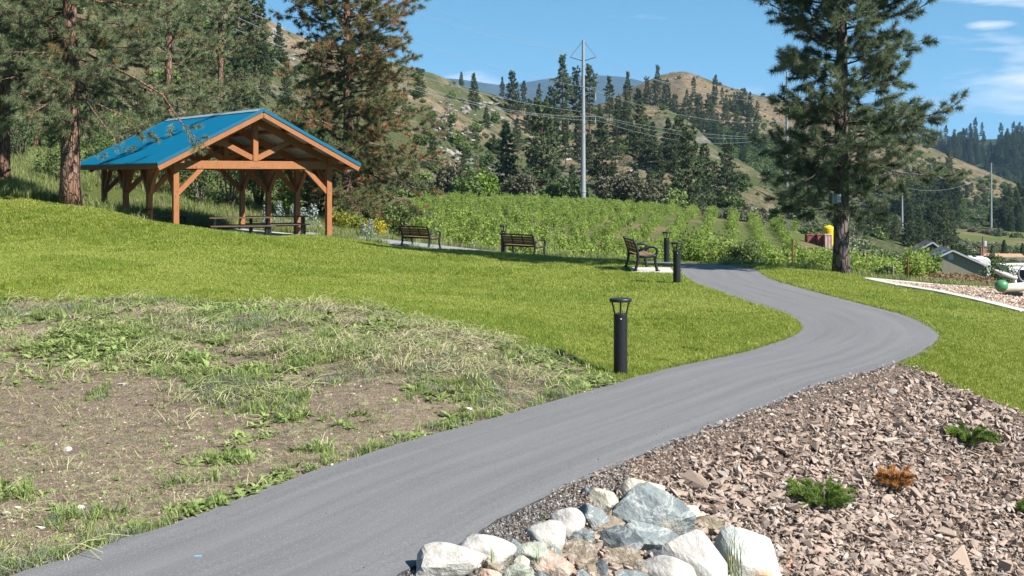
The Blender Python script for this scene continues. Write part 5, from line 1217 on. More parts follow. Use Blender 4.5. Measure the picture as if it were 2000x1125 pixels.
# grey rock outcrops on the hillside
def stone_mesh(seed, flat=.6, n=14, mat=None, jag=0., name='stone'):
    r = random.Random(seed); bm = bmesh.new()
    for i in range(n):
        while True:
            p = Vector((r.uniform(-1, 1), r.uniform(-1, 1), r.uniform(-1, 1)))
            if .55 < p.length < 1: break
        bm.verts.new((p.x, p.y * r.uniform(.8, 1), p.z * flat))
    bmesh.ops.convex_hull(bm, input=bm.verts)
    for v in [v for v in bm.verts if not v.link_faces]: bm.verts.remove(v)
    bmesh.ops.recalc_face_normals(bm, faces=bm.faces)
    m = bpy.data.meshes.new(name); bm.to_mesh(m); bm.free()
    if mat: m.materials.append(mat)
    return m
MAT['outcrop'] = simple('grey_outcrop_rock', (.21, .19, .175), .95, 0, .35, .8, .2, .5)
OUT = variant_set('outcrop_shape', [stone_mesh(400 + i, .6, 18, MAT['outcrop']) for i in range(6)])
P = []
for (cx0, cy0, w, h, nn) in [(890, 215, 60, 25, 40), (870, 300, 40, 20, 16), (880, 250, 50, 20, 16), (960, 200, 40, 18, 14), (590, 110, 50, 30, 20), (540, 70, 40, 22, 30), (900, 310, 40, 14, 12), (1340, 150, 40, 12, 16), (1090, 300, 60, 30, 10), (1230, 340, 60, 30, 10), (1550, 410, 60, 20, 10), (520, 230, 60, 50, 20), (930, 268, 60, 16, 18), (985, 250, 50, 20, 10), (1010, 300, 80, 60, 14)]:
    for _ in range(nn):
        q = hit(cx0 + rng.normal(0, w * .5), cy0 + rng.normal(0, h * .5), HILL2 if (cx0 == 1340) else HILL1)
        if q is not None: P.append(q[:])
P = np.array(P); n = len(P); scatter('rock_outcrops', P, zrot(n, .25), rng.uniform(.35, 1.2, n)[:, None] * np.array([1.3, 1, .8]) * np.clip(P[:, 1:2] / 260, .7, 1.3), rng.integers(0, 6, n), OUT, 'weathered grey rock outcrops breaking through the hillside', 'rocks')
# ------------------------------------------------------------------ vineyard
VINE = variant_set('vine_shape', [leafmesh('vine', bush_arrays(500 + i, 330, (.66, .66, 1.45), 7, .065, .3, .3, .2), MAT['leaf_vine']) for i in range(5)])
rowdir = np.array([.17, .985]); rown = np.array([.985, -.17]); P = []
for k in range(-30, 60):
    o = rown * (k * 2.6)
    for s in np.arange(40, 215, .82):
        x, y = o + rowdir * s + rng.normal(0, .16, 2)
        px = CX + F * x / y
        if y < 49 + max(0, (px - 1500)) * 0.0 or px < 800 or px > 1840 or (px > 1790 and y > 62) or (1555 < px < 1645 and y > 118): continue
        dm = np.interp(px, [800, 850, 1000, 1139, 1300, 1400, 1500, 1600, 1700, 1800, 1850], [130, 160, 186, 190, 190, 188, 178, 165, 160, 140, 90])
        if y > dm: continue
        if rng.random() > np.clip(.78 + 2.4 * fbm(np.array(x), np.array(y), 13., 3, 61)[()], .3, .98): continue
        P.append((x, y))
P = np.array(P); z = gzs(P[:, 0], P[:, 1]); P = np.column_stack([P, z - .05]); n = len(P)
ze = np.interp(CX + F * P[:, 0] / P[:, 1], [900, 1300, 1600, 1850], [.95, 1.0, 1.12, 1.15])
scatter('vineyard_foliage', P, zrot(n, .07), (rng.uniform(.75, 1.2, n) * ze)[:, None] * np.array([1, 1, 1]) * np.stack([np.ones(n), np.ones(n), rng.uniform(.75, 1.1, n)], -1), rng.integers(0, 5, n), VINE, 'rows of light green vines and young fruit bushes below the hill', 'vineyard')
WILD = variant_set('wild_grass', [leafmesh('wild_grass', blades(26, .22, .55, .014, .6, np.random.default_rng(600 + i), .3 + .12 * i), MAT['grass_tall']) for i in range(5)])
ORCH = []
for k in range(16):
    for s in np.arange(0, 130, 2.6):
        px = 1868 + s * 2.2 + rng.normal(0, .6); py = 408 + k * 3.0 + s * .05
        q = hit(px, py, HILL2)
        if q is not None and px < 2150: ORCH.append(q[:])
ORCH = np.array(ORCH); n = len(ORCH); scatter('orchard_foliage', ORCH, zrot(n, .05), rng.uniform(1.5, 2.1, n)[:, None] * np.array([1, 1, .9]), rng.integers(3, 6, n), SHRUB, 'dark green orchard rows on the valley slope at far right', 'orchard')
# thin vineyard stakes
vs = MB(); k = 0
for i in range(26):
    x, y = P[rng.integers(0, n if n < len(P) else len(P))][:2]
    if y > 120: continue
    g0 = gz(x, y); vs.tube([(x + .3, y - .3, g0 - .1), (x + .3, y - .3, g0 + rng.uniform(1.4, 1.8))], .02, 5)
tag(vs.build('vineyard_stakes', MAT['wood_post']), 'thin grey stakes standing among the vines', 'stakes', None, 'stuff')
# ------------------------------------------------------------------ bushes
def bush(px, pyb, d, w, h, mat, label, name='bush', group=None, seed=0, nl=1600, leaf=.07, lobes=7, ns=9):
    p = at(px, pyb, d); z = gz(p.x, p.y)
    o = thing(name, label, 'bush', (p.x, p.y, z - .05), 0, group)
    v, f, t = bush_arrays(seed + 700, nl, (w / 2, w / 2, h), lobes, leaf); link('foliage', mesh_np('foliage', v, f, MAT[mat], False, {'tint': t}), o)['kind'] = 'stuff'
    stems_mb(seed, (w / 2, w / 2, h), ns, .015 + .01 * h).build('stems', MAT['bark_grey'], o)
    return o
for i, a in enumerate([
 (1262, 470, 62, 3.2, 1.9, 'leaf_vine', 'bright bush in the vineyard above the side-on bench'), (1360, 512, 46, 2.3, 1.9, 'leaf_bright', 'lush bright green bush just beyond the bend where the path vanishes'), (1415, 515, 45, 2.4, 1.7, 'leaf_vine', 'leafy bush right behind the far end of the path'), (1462, 520, 44, 2.2, 1.7, 'leaf_mid', 'darker bush at the far end of the path, right of the lush one'), (1500, 522, 44.5, 1.5, 1.3, 'leaf_vine', 'small leafy bush left of the rusty fence post'),
 (1590, 530, 47, 3.0, 1.8, 'leaf_vine', 'bright bush left of the lone pine trunk'), (1700, 535, 47, 3.0, 1.7, 'leaf_vine', 'bright bush right of the lone pine trunk'), (1788, 545, 50, 2.2, 1.4, 'leaf_vine', 'rounded bright green shrub left of the olive house'), (1748, 540, 50, 2.2, 1.4, 'leaf_vine', 'bright shrub behind the two fence posts'), (1731, 545, 44, 1.5, .9, 'leaf_mid', 'small dark green shrub beside the grey fence post'),
 (1955, 562, 60, 3.0, 2.1, 'leaf_dark', 'dark shrub behind the tilted play board'), (1945, 560, 90, 3.0, 2.4, 'leaf_mid', 'green shrub between the trailer and the tilted board'), (1893, 552, 120, 3.0, 1.1, 'leaf_bright', 'yellow-green shrub in front of the olive house wall'),
 (880, 396, 170, 8, 5.0, 'leaf_olive', 'grey-green thicket at the left foot of the hill'), (944, 392, 172, 6, 4.2, 'leaf_bright', 'bright green round bush at the hill foot'), (915, 398, 165, 6, 3.4, 'leaf_mid', 'green bush left of the bright round bush'), (1010, 396, 188, 8, 4.6, 'leaf_olive', 'greyish thicket at the hill foot left of the steel pole'), (1180, 400, 200, 9, 5.4, 'leaf_olive', 'brownish thicket right of the steel pole foot'), (1225, 404, 200, 9, 6, 'leaf_olive', 'large grey thicket below the small grey pine'), (1275, 410, 200, 9, 6.0, 'leaf_olive', 'greyish bush left of the big twin pines'), (1305, 416, 203, 7, 4.5, 'leaf_mid', 'dark green bush touching the twin pines'), (1465, 440, 205, 9, 4.2, 'leaf_olive', 'grey-green scrub on the bare soil right of the pointed pine'), (1440, 432, 208, 7, 3.4, 'leaf_olive', 'sage scrub below the pointed pine'), (1120, 398, 196, 7, 4.2, 'leaf_dark', 'dark bush by the foot of the steel pole'), (1085, 392, 198, 6, 3.6, 'leaf_mid', 'green bush right of the large pale pine'),
]): bush(*a, seed=i * 3, nl=2800 if a[2] < 70 else 1500, leaf=.055 if a[2] < 70 else (.13 if a[2] < 130 else .3), group='bushes along the vineyard and hill foot')
for i, a in enumerate([
 (40, 345, 66, 4.2, 2.8, 'leaf_dark', 'dark shrub between the left trunks'), (115, 352, 60, 3.2, 2.2, 'leaf_mid', 'green shrub behind the big reddish trunk'), (200, 365, 64, 3.4, 2.0, 'leaf_mid', 'green shrub seen through the left pavilion posts'), (262, 372, 62, 3.0, 2.6, 'leaf_mid', 'tall green shrub behind the left pavilion posts'), (392, 420, 62, 4.6, 3.2, 'leaf_dark', 'dark thicket seen through the pavilion, left part'), (450, 430, 63, 4.4, 3.4, 'leaf_dark', 'dark thicket in the middle behind the pavilion'), (560, 440, 62, 2.6, 2.6, 'leaf_bright', 'bright leafy shrub between the right pavilion posts'), (620, 445, 64, 3.4, 3.2, 'leaf_dark', 'dark shrub behind the right front post'),
 (505, 435, 66, 3.6, 3.0, 'leaf_mid', 'green thicket behind the picnic tables'), (330, 395, 66, 3.4, 2.8, 'leaf_olive', 'bare grey-brown thicket behind the left of the pavilion'), (690, 455, 57, 2.4, 1.0, 'flower_yellow', 'yellow-flowering brush right of the pavilion'), (735, 458, 56, 2.0, .9, 'flower_yellow', 'smaller yellow-flowering brush near the first bench'), (660, 450, 56, 1.6, 1.0, 'flower_yellow', 'yellow-flowering brush beside the right front post'), (775, 450, 62, 2.8, 1.7, 'leaf_mid', 'green shrub under the browning pine'), (715, 400, 66, 2.0, 3.6, 'leaf_bright', 'bright green climber hanging in the browning pine'), (830, 462, 60, 2.6, 1.6, 'leaf_vine', 'light green shrub behind the first bench'), (880, 478, 55, 2.2, 1.4, 'leaf_vine', 'light green bush right of the first bench'), (1080, 495, 53, 2.6, 1.5, 'leaf_vine', 'light green bush right of the middle bench'), (1150, 498, 51, 2.2, 1.5, 'leaf_vine', 'light green bush halfway between middle and side-on bench'), (960, 482, 56, 2.4, 1.5, 'leaf_mid', 'green bush left of the middle bench'),
]): bush(*a, seed=100 + i * 3, nl=1500, leaf=.075 if a[5] not in ('flower_yellow',) else .05, group='bushes behind the pavilion and benches')
def silver(px, pyb, d, h, label):
    p = at(px, pyb, d); g = np.random.default_rng(int(px)); n = 190; u = g.uniform(0, 1, n); a = g.uniform(0, 6.28, n); r = h * .33 * (1.1 - u * .8) * g.uniform(.4, 1, n)
    o = thing('silver_plant', label, 'plant', (p.x, p.y, gz(p.x, p.y)), 0, 'silver-leaved plants by the pavilion and path')
    v, f, t = leaves(np.stack([r * np.cos(a), r * np.sin(a), .06 + u * h], -1), .062, g.uniform(.2, .9, n), g, .4, .9); link('foliage', mesh_np('foliage', v, f, MAT['leaf_silver'], False, {'tint': t}), o)['kind'] = 'stuff'
    MB().tube([(0, 0, -.05), (.02, 0, h)], [.02, .008], 5).build('stem', MAT['leaf_silver'], o)
for a in [(612, 462, 54, 1.2, 'silver-leaved plant right of the right rear posts'), (592, 460, 55, 1.0, 'silver-leaved plant among the right rear posts'), (545, 456, 57, 1.2, 'silver-leaved plant behind the picnic tables'), (725, 466, 52.5, .7, 'silver-leaved plant right of the pavilion'), (922, 487, 51, .62, 'silver-leaved plant between the first and middle benches'), (1005, 497, 50, .4, 'small silver-leaved plant under the middle bench'), (520, 452, 58, .9, 'silver-leaved plant left behind the picnic tables'), (165, 372, 52, 1.2, 'silver-leaved plant right of the big reddish trunk'), (710, 466, 53, .5, 'low silver-leaved plant by the yellow brush'), (575, 460, 56, 1.1, 'tall silver-leaved plant by the right rear posts')]: silver(*a)
# wild grass beyond the lawn edge
pp = np.stack([rng.uniform(-150, 2150, 42000), np.exp(rng.uniform(math.log(38), math.log(92), 42000))], -1); x = (pp[:, 0] - CX) / F * pp[:, 1]; y = pp[:, 1]
k = ~is_lawn(x, y) & (path_dist(x, y)[0] > 1.1) & ~inside(PAVP, x, y) & (fbm(x, y, 3.5, 3, 71) > -.28); x, y = x[k], y[k]; n = len(x)
hs = np.interp(CX + F * x / y, [0, 300, 600, 800, 1000, 1300, 1800], [.9, .85, .7, .6, .55, .55, .55]) * rng.uniform(.5, 1.25, n)
P = np.column_stack([x, y, gzs(x, y)]); scatter('wild_grass', P, zrot(n, .1), np.stack([hs * 1.1 + .25, hs * 1.1 + .25, hs], -1), rng.integers(0, 5, n), WILD, 'tall wild grass growing beyond the edge of the lawn', 'wild grass')
BRB = variant_set('brown_brush', [leafmesh('brown_brush', bush_arrays(800 + i, 200, (.5, .5, .5), 4, .06), MAT['brush_brown']) for i in range(3)])
pp = np.stack([rng.uniform(1790, 1945, 900), rng.uniform(40, 54, 900)], -1); x = (pp[:, 0] - CX) / F * pp[:, 1]; y = pp[:, 1]; k = fbm(x, y, 5, 2, 77) > -.2; x, y = x[k], y[k]; n = len(x)
scatter('dry_brush', np.column_stack([x, y, gzs(x, y) + .0]), zrot(n), rng.uniform(.35, .8, n), rng.integers(0, 3, n), BRB, 'dry reddish-brown brush on the bank above the houses', 'dry brush')

# brush on the valley floor round the houses
pp = np.stack([rng.uniform(1600, 2060, 9000), np.exp(rng.uniform(math.log(120), math.log(470), 9000))], -1); x = (pp[:, 0] - CX) / F * pp[:, 1]; y = pp[:, 1]
k = (fbm(x, y, 26, 3, 79) > -.2) & ~((pp[:, 0] > 1800) & (y < 240)) & ~((pp[:, 0] > 1550) & (pp[:, 0] < 1650) & (y < 170)); x, y = x[k], y[k]; n = len(x)
scatter('valley_brush', np.column_stack([x, y, gzs(x, y) - .1]), zrot(n, .08), rng.uniform(.5, 2.0, n), rng.integers(0, 6, n), SHRUB, 'shrubs and brush on the valley floor around the houses', 'brush')
# ------------------------------------------------------------------ lawn, weeds, stones
LAWNV = variant_set('lawn_clump', [leafmesh('lawn_clump', blades(15, .055, .055, .0065, .7, np.random.default_rng(900 + i), [.3, .45, .58, .68, .8, .92][i]), MAT['grass']) for i in range(6)])
N0 = 300000
px = rng.uniform(-320, 2440, N0); y = np.exp(rng.uniform(math.log(14.5), math.log(48.8), N0)); x = (px - CX) / F * y
dd, rr_ = zone_of(x, y); pd = path_dist(x, y)[0]
k = is_lawn(x, y) & ~dd & ~rr_ & (pd > PHW + .03)
k &= ~inside(CHIPS, x, y) & ~inside(PAVP, x, y) & ~((np.abs(x - b3[0] - .25) < .75) & (np.abs(y - b3[1]) < .9))
x, y = x[k], y[k]
nv = fbm(x, y, 2.2, 4, 81) + .5 * fbm(x, y, .5, 2, 82) + .75 * fbm(x, y, 7.5, 3, 88); thin = (fbm(x, y, 1.3, 4, 83) > .36) & (y < 26); k2 = ~(thin & (rng.random(len(x)) < .75)); x, y, nv = x[k2], y[k2], nv[k2]
n = len(x); z = gzs(x, y); vid = np.clip((2.4 + nv * 3.2 + rng.normal(0, 1.1, n)).round(), 0, 5).astype(int)
patch = fbm(x, y, 1.7, 3, 84); tall = np.where(patch > .3, 1.75, 1.0); vid = np.where(patch > .33, rng.integers(0, 2, n), vid)
sc = np.clip(y / 19, .8, 2.4) * rng.uniform(.8, 1.25, n)
scatter('lawn_grass', np.column_stack([x, y, z]), zrot(n, .1), np.stack([sc, sc, rng.uniform(.75, 1.25, n) * tall * np.clip(y / 26, .85, 1.35)], -1), vid, LAWNV, 'short mown grass blades of the green lawn', 'grass')
# weeds, grass tufts and straw on the dirt bank
def rosette(seed, nl, L, w, mat):
    g = np.random.default_rng(seed); V = []; Fc = []; T = []; o = 0
    for i in range(nl):
        a = g.uniform(0, 6.28); e = g.uniform(.15, .95); d = np.array([math.cos(a) * math.cos(e), math.sin(a) * math.cos(e), math.sin(e)]); s = np.array([-math.sin(a), math.cos(a), 0]) * w * g.uniform(.6, 1.2); l = L * g.uniform(.5, 1.2)
        b = np.zeros(3); m = d * l * .55; t = d * l + np.array([0, 0, -.25 * l]); V += [b - s * .2, b + s * .2, m + s, m - s, t]; Fc += [(o, o + 1, o + 2), (o, o + 2, o + 3), (o + 3, o + 2, o + 4)]; T += [g.uniform(.15, .85)] * 5; o += 5
    return mesh_np('weed', np.array(V), np.array(Fc), mat, False, {'tint': np.array(T)})
WEED = variant_set('weed_shape', [rosette(1000 + i, 14, .15, .022, MAT['weed']) for i in range(4)] + [leafmesh('tuft', blades(24, .05, .15, .0075, .8, np.random.default_rng(1010 + i), .35 + .1 * i), MAT['weed']) for i in range(4)] +
                   [leafmesh('fern_weed', blades(40, .09, .12, .006, 1.0, np.random.default_rng(1020 + i), .5), MAT['weed_blue']) for i in range(3)])
def bank_points(n, seed):
    g = np.random.default_rng(seed); px = g.uniform(-260, 1230, n); y = np.exp(g.uniform(math.log(8.0), math.log(22.8), n)); x = (px - CX) / F * y
    k = zone_of(x, y)[0] & (path_dist(x, y)[0] > PHW + .04); return x[k], y[k]
def upper(x, y):      # 1 in the weedy upper half of the bank, 0 on the bare lower half
    px = CX + F * x / y; lim = np.interp(px, [-100, 0, 200, 450, 700, 900, 1050, 1220], [16.6, 16.4, 16.0, 15.2, 15.4, 14.7, 14.8, 15.3])
    return np.clip((y - lim) / 1.7 + .5 + fbm(x, y, 1.4, 4, 91) * 1.2, 0, 1)
x, y = bank_points(80000, 3); u = upper(x, y); pd = path_dist(x, y)[0]; cl = fbm(x, y, .75, 4, 92)
dens = u * np.clip(.27 + cl * 1.9, .04, .85) + np.clip(cl - .33, 0, 1) * .7 + np.clip(.3 - (pd - PHW), 0, .3) * .8; k = rng.random(len(x)) < dens; x, y = x[k], y[k]; n = len(x)
kind2 = fbm(x, y, 1.3, 3, 93) + rng.normal(0, .22, n); vid = np.where(kind2 > .42, rng.integers(8, 11, n), np.where(kind2 < -.05, rng.integers(0, 4, n), rng.integers(4, 8, n)))
scatter('bank_weeds', np.column_stack([x, y, gzs(x, y)]), zrot(n, .2), np.stack([s_ := rng.uniform(.45, 1.25, n), s_, s_ * rng.uniform(.45, 1., n)], -1), vid, WEED, 'low green weeds and grass tufts over the dirt bank', 'weeds')
def straw_mesh(seed, n=6, L=.22):
    g = np.random.default_rng(seed); m = MB(); t = []
    V = []; Fc = []; T = []; o = 0
    for i in range(n):
        a = g.normal(0, .6); d = np.array([math.cos(a), math.sin(a), g.normal(.08, .12)]); l = L * g.uniform(.35, 1.3); b = np.array([g.uniform(-.12, .12), g.uniform(-.12, .12), .012 + g.uniform(0, .05)]); s = np.array([-d[1], d[0], .3]) * .0024
        m_ = b + d * l * .5 + np.array([0, 0, .03]); e = b + d * l; V += [b - s, b + s, m_ + s, m_ - s, e + s * .5, e - s * .5]; Fc += [(o, o + 1, o + 2), (o, o + 2, o + 3), (o + 3, o + 2, o + 4), (o + 3, o + 4, o + 5)]; T += [g.uniform(0, 1)] * 6; o += 6
    return mesh_np('straw', np.array(V), np.array(Fc), MAT['straw'], False, {'tint': np.array(T)})
STRAW = variant_set('straw_shape', [straw_mesh(1100 + i) for i in range(5)])
x, y = bank_points(26000, 4); u = upper(x, y); cl = fbm(x, y, 1.1, 3, 95); k = rng.random(len(x)) < u * np.clip(.2 + cl * 1.3, .04, .55) + .012; x, y = x[k], y[k]; n = len(x)
scatter('cut_straw', np.column_stack([x, y, gzs(x, y) + .02]), np.stack([rng.normal(0, .12, n), rng.normal(0, .12, n), rng.uniform(0, 6.28, n)], -1), rng.uniform(.6, 1.5, n), rng.integers(0, 5, n), STRAW, 'pale cut stalks and straw lying on the dirt bank', 'straw')
x, y = bank_points(26000, 14); k = rng.random(len(x)) < .10 + .6 * np.clip(upper(x, y), 0, 1); x, y = x[k], y[k]; n = len(x); s_ = rng.uniform(.18, .5, n)
scatter('seedlings', np.column_stack([x, y, gzs(x, y)]), zrot(n, .3), np.stack([s_, s_, s_ * rng.uniform(.4, 1, n)], -1), rng.integers(0, 11, n), WEED, 'tiny seedlings and sprouts thinly covering the bank', 'weeds')
x, y = bank_points(16000, 15); n = len(x); s_ = rng.uniform(.18, .5, n)
scatter('thatch', np.column_stack([x, y, gzs(x, y) + .004]), np.stack([rng.normal(0, .1, n), rng.normal(0, .1, n), rng.uniform(0, 6.28, n)], -1), s_, rng.integers(0, 5, n), STRAW, 'small dry bits of dead grass over the bank soil', 'thatch')
# long soft fringe where the lawn ends and along the path
FR = variant_set('fringe_tuft', [leafmesh('fringe', blades(16, .06, .12, .0075, .9, np.random.default_rng(1200 + i), .3 + .14 * i), MAT['grass']) for i in range(4)])
g = np.random.default_rng(5); PX, PY = [], []
for (P0, P1, m, sd) in [(DIRT[i], DIRT[i + 1], 0, 0) for i in range(0, 12)]:
    L = math.hypot(P1[0] - P0[0], P1[1] - P0[1]); q = int(L * 46); t = g.uniform(0, 1, q); PX += list(P0[0] + (P1[0] - P0[0]) * t + g.normal(0, .16, q)); PY += list(P0[1] + (P1[1] - P0[1]) * t + .05 + g.normal(0, .14, q))
tang = np.gradient(PCF[:, :2], axis=0); tang /= np.linalg.norm(tang, axis=1)[:, None]
for sgn, i0, i1 in ((-1, 60 * 5, 60 * 15), (1, 60 * 7 + 10, 60 * 15)):
    q = (i1 - i0) * 5; ii = g.integers(i0, i1, q); off = PHW + .02 + np.abs(g.normal(0, .07, q)); PX += list(PCF[ii, 0] + sgn * tang[ii, 1] * off); PY += list(PCF[ii, 1] - sgn * tang[ii, 0] * off)
PX, PY = np.array(PX), np.array(PY); k = (path_dist(PX, PY)[0] > PHW + .01) & (rng.random(len(PX)) < .75) & ~inside(RUB, PX, PY); PX, PY = PX[k], PY[k]; n = len(PX)
s_ = rng.uniform(.4, 1.1, n); scatter('edge_grass', np.column_stack([PX, PY, gzs(PX, PY)]), zrot(n, .25), np.stack([s_, s_, s_ * rng.uniform(.5, 1.1, n)], -1), rng.integers(0, 4, n), FR, 'longer unmown grass along the path and lawn edges', 'grass')
# pebbles and clods on the bank
PEB = variant_set('pebble_shape', [stone_mesh(1300 + i, .7, 10, MAT['pebble']) for i in range(5)])
x, y = bank_points(20000, 6); n = len(x); s_ = .005 + .02 * rng.random(n) ** 4
scatter('bank_pebbles', np.column_stack([x, y, gzs(x, y)]), zrot(n, .8), s_, rng.integers(0, 5, n), PEB, 'small pebbles and clods strewn over the dirt bank', 'pebbles')
BS = [stone_mesh(1320 + i, .62, 16, None) for i in range(6)]
def lonestone(px, py, w, mat, label, flat=.6, i=0, grp='single stones on the dirt bank'):
    h = hit(px, py); s = w / F * h.y / 2
    m = BS[i % 6].copy(); m.materials.append(MAT[mat]); o = link('stone', m); o.location = (h.x, h.y, h.z + s * flat * .25); o.scale = (s, s * .8, s * flat); o.rotation_euler = (rnd.uniform(-.2, .2), rnd.uniform(-.2, .2), rnd.uniform(-.5, .5))
    return tag(o, label, 'stone', grp)
for i, a in enumerate([(133, 880, 30, 'stone_white', 'largest white stone on the bare lower bank at left'), (238, 753, 24, 'stone_white', 'white stone among weeds high on the bank'), (80, 1030, 24, 'stone_white', 'grey-white flat stone near the lower left corner'), (155, 992, 25, 'stone_white', 'pale blocky stone left of the asphalt edge'), (12, 1004, 24, 'stone_white', 'pale flat stone at the left picture edge'), (36, 993, 18, 'stone_white', 'small pinkish stone beside the left edge stone'),
    (308, 1006, 17, 'b_brown', 'grey-brown stone touching the asphalt edge'), (361, 873, 15, 'gravel', 'grey stone in the middle of the bare dirt'), (343, 871, 12, 'stone_white', 'small pale stone beside the grey one in the dirt'), (838, 833, 14, 'stone_white', 'white stone on the dirt near the path middle'), (808, 839, 11, 'stone_white', 'small white stone left of the white one near the path'), (916, 800, 20, 'stone_white', 'slanting pale stone below the green weed patch'), (354, 838, 11, 'stone_white', 'tiny white stone high in the bare dirt'), (692, 770, 9, 'stone_white', 'tiny white stone below the straw'), (243, 825, 10, 'stone_white', 'small pale pebble left in the dirt'),
    (26, 1090, 17, 'stone_white', 'white pebble in the lower left corner'), (25, 1047, 14, 'stone_white', 'oval pale pebble by the lower left weeds'), (477, 905, 12, 'stone_white', 'pale stone near the weedy path edge'), (144, 1012, 10, 'gravel', 'small grey stone below the blocky one'), (895, 738, 13, 'stone_white', 'grey stone among straw in the upper bank'), (985, 733, 13, 'stone_white', 'pale stone among weeds left of the bollard light'), (660, 752, 12, 'stone_white', 'pale stone in the straw below the lawn corner'), (930, 787, 16, 'stone_white', 'grey-blue stone at the end of the green weed patch')]): lonestone(*a, i=i)
# ------------------------------------------------------------------ broken rubble slope
RUBV = [stone_mesh(1400 + i, .34 + .05 * (i % 5), 8 + i % 4, MAT['rubble']) for i in range(16)]
RUBC = variant_set('rubble_shape', RUBV)
def rub_points(n, seed):
    g = np.random.default_rng(seed); px = g.uniform(1080, 2480, n); y = np.exp(g.uniform(math.log(8.3), math.log(18.7), n)); x = (px - CX) / F * y
    wob = fbm(x, y, .5, 3, 98) * .12
    k = inside(RUB, x + wob, y + wob) & (path_dist(x, y)[0] > PHW - .03); return x[k], y[k]
GRAVZ = [(-.95, 8.3), (-.40, 9.6), (.45, 10.8), (1.0, 11.6), (.95, 11.35), (.85, 10.9), (.75, 10.4), (.4, 9.7), (-.05, 9.0), (-.35, 8.2)]
x, y = rub_points(46000, 8); ing = inside(GRAVZ, x, y); x, y = x[~ing], y[~ing]; n = len(x); s_ = .021 + .052 * rng.random(n) ** 2.1
ed = np.clip((path_dist(x, y)[0] - PHW) / .6, .45, 1); s_ = s_ * ed
lv = rng.random(n); P = np.column_stack([x, y, gzs(x, y) + s_ * .3 + (lv > .5) * .035])
scatter('rubble', P, np.stack([rng.normal(0, .45, n), rng.normal(0, .45, n), rng.uniform(0, 6.28, n)], -1), np.stack([s_ * 1.2, s_ * .9, s_], -1), rng.integers(0, 16, n), RUBC, 'broken tan rubble stones covering the slope right of the path', 'rubble')
def rubstone(px, py, w, label, grp, mat=None, i=None, asp=.8, rz=None, hgt=1.0, name='rubble_stone', lift=.3):
    h = hit(px, py)
    if h is None: return None
    s = w / F * h.y / 2; m = RUBV[(i if i is not None else rnd.randrange(16))]
    if mat: m = m.copy(); m.materials.clear(); m.materials.append(MAT[mat])
    o = link(name, m); o.location = (h.x, h.y, h.z + s * lift * hgt); o.scale = (s, s * asp, s * hgt)
    o.rotation_euler = (rnd.gauss(0, .38), rnd.gauss(0, .38), rnd.uniform(0, 6.28)) if rz is None else (rnd.gauss(0, .12) + .15, rnd.gauss(0, .15), rz)
    return tag(o, label, 'stone', grp)
SPEC = [(1743, 875, 66, 'large flat-topped tan slab in the middle of the rubble', None, .7, .2, 1.1), (1735, 842, 40, 'grey wedge stone above the flat-topped slab', 'gravel', .6, 0, .9), (1637, 946, 38, 'long bright white stone near the dead juniper', 'stone_white', .4, -.7, .9), (1604, 1065, 30, 'rust-red stone in the lower rubble', 'stone_red', .6, -.8, .9), (1885, 1108, 100, 'biggest tan block at the bottom right corner', None, .75, .2, 1.1), (1931, 822, 40, 'tan block half in the grass at the top right of the rubble', None, .8, .2, 1.2), (1510, 812, 16, 'small white stone at the asphalt edge', 'stone_white', .6, .3, 1),
        (1348, 952, 100, 'long brown slab lying right of the cream boulder', None, .22, -.5, .9), (1838, 945, 50, 'flat pinkish stone right of the dead juniper', 'stone_red', .5, -.1, .7), (1592, 1029, 22, 'black stone below the green juniper', 'b_dark', .8, .2, 1.1), (1560, 952, 26, 'white-topped stone left of the green juniper', 'stone_white', .7, -.6, 1), (1440, 960, 42, 'pale wide stone with a white top near the upper left rubble', 'stone_white', .55, -.1, .9), (1432, 893, 30, 'white tilted stone high in the rubble by the path', 'stone_white', .45, -.5, .9), (1450, 1033, 40, 'pale blue-grey stone above the rust-stained boulder', 'b_green', .4, -.6, .8), (1640, 1088, 36, 'white-edged stone in the bottom rubble', 'stone_white', .5, -.5, .8), (1850, 1050, 60, 'rounded tan stone above the biggest block', None, .8, .1, 1), (1965, 1075, 50, 'tan angular stone at the right edge above the corner', None, .8, .4, 1.2), (1620, 822, 22, 'white stone in the upper rubble', 'stone_white', .7, .3, 1),
        (1660, 770, 20, 'pale grey stone near the top of the rubble by the asphalt', 'stone_white', .7, .3, .9), (1600, 1110, 50, 'pale broken stone at the bottom edge right of the rust-stained boulder', None, .8, .6, 1.3), (1545, 1105, 46, 'reddish-tan stone just right of the rust-stained boulder', 'stone_red', .8, .3, 1.1), (1850, 815, 40, 'tan stone sloping by the upper right juniper', None, .8, .3, 1), (1700, 1060, 46, 'bluish slanting stone in the lower rubble', 'b_green', .45, -.7, .8)]
for i, (px, py, w, lab, mt, asp, rz, hg) in enumerate(SPEC): rubstone(px, py, w, lab, 'marked stones in the rubble', mt, (i * 5) % 16, asp, rz, hg)
x, y = rub_points(12000, 9); cand = []
for a, b in zip(x, y):
    if all((a - c) ** 2 + (b - d) ** 2 > (.155 + .0) ** 2 for c, d in cand) and not inside(GRAVZ, np.array([a]), np.array([b]))[0]: cand.append((a, b))
    pz_ = gz(a, b); py_ = HY + (CAMZ - pz_) * F / b
    if py_ > 1135 or CX + F * a / b > 2012: cand.pop() if cand and cand[-1] == (a, b) else None
    if len(cand) >= 262: break
for a, b in cand:
    pxx = CX + F * a / b; z = gz(a, b); pyy = HY + (CAMZ - z) * F / b; big = .07 + .075 * rnd.random() ** 1.6; big *= min(1, max(.6, (path_dist(np.array([a]), np.array([b]))[0][0] - PHW) / .7))
    rubstone(pxx, pyy, big * 2 * F / b, 'tan angular rubble stone lying on the slope right of the path', 'loose stones of the rubble slope', None, None, rnd.uniform(.55, .9), None, rnd.uniform(.8, 1.2), lift=.45)
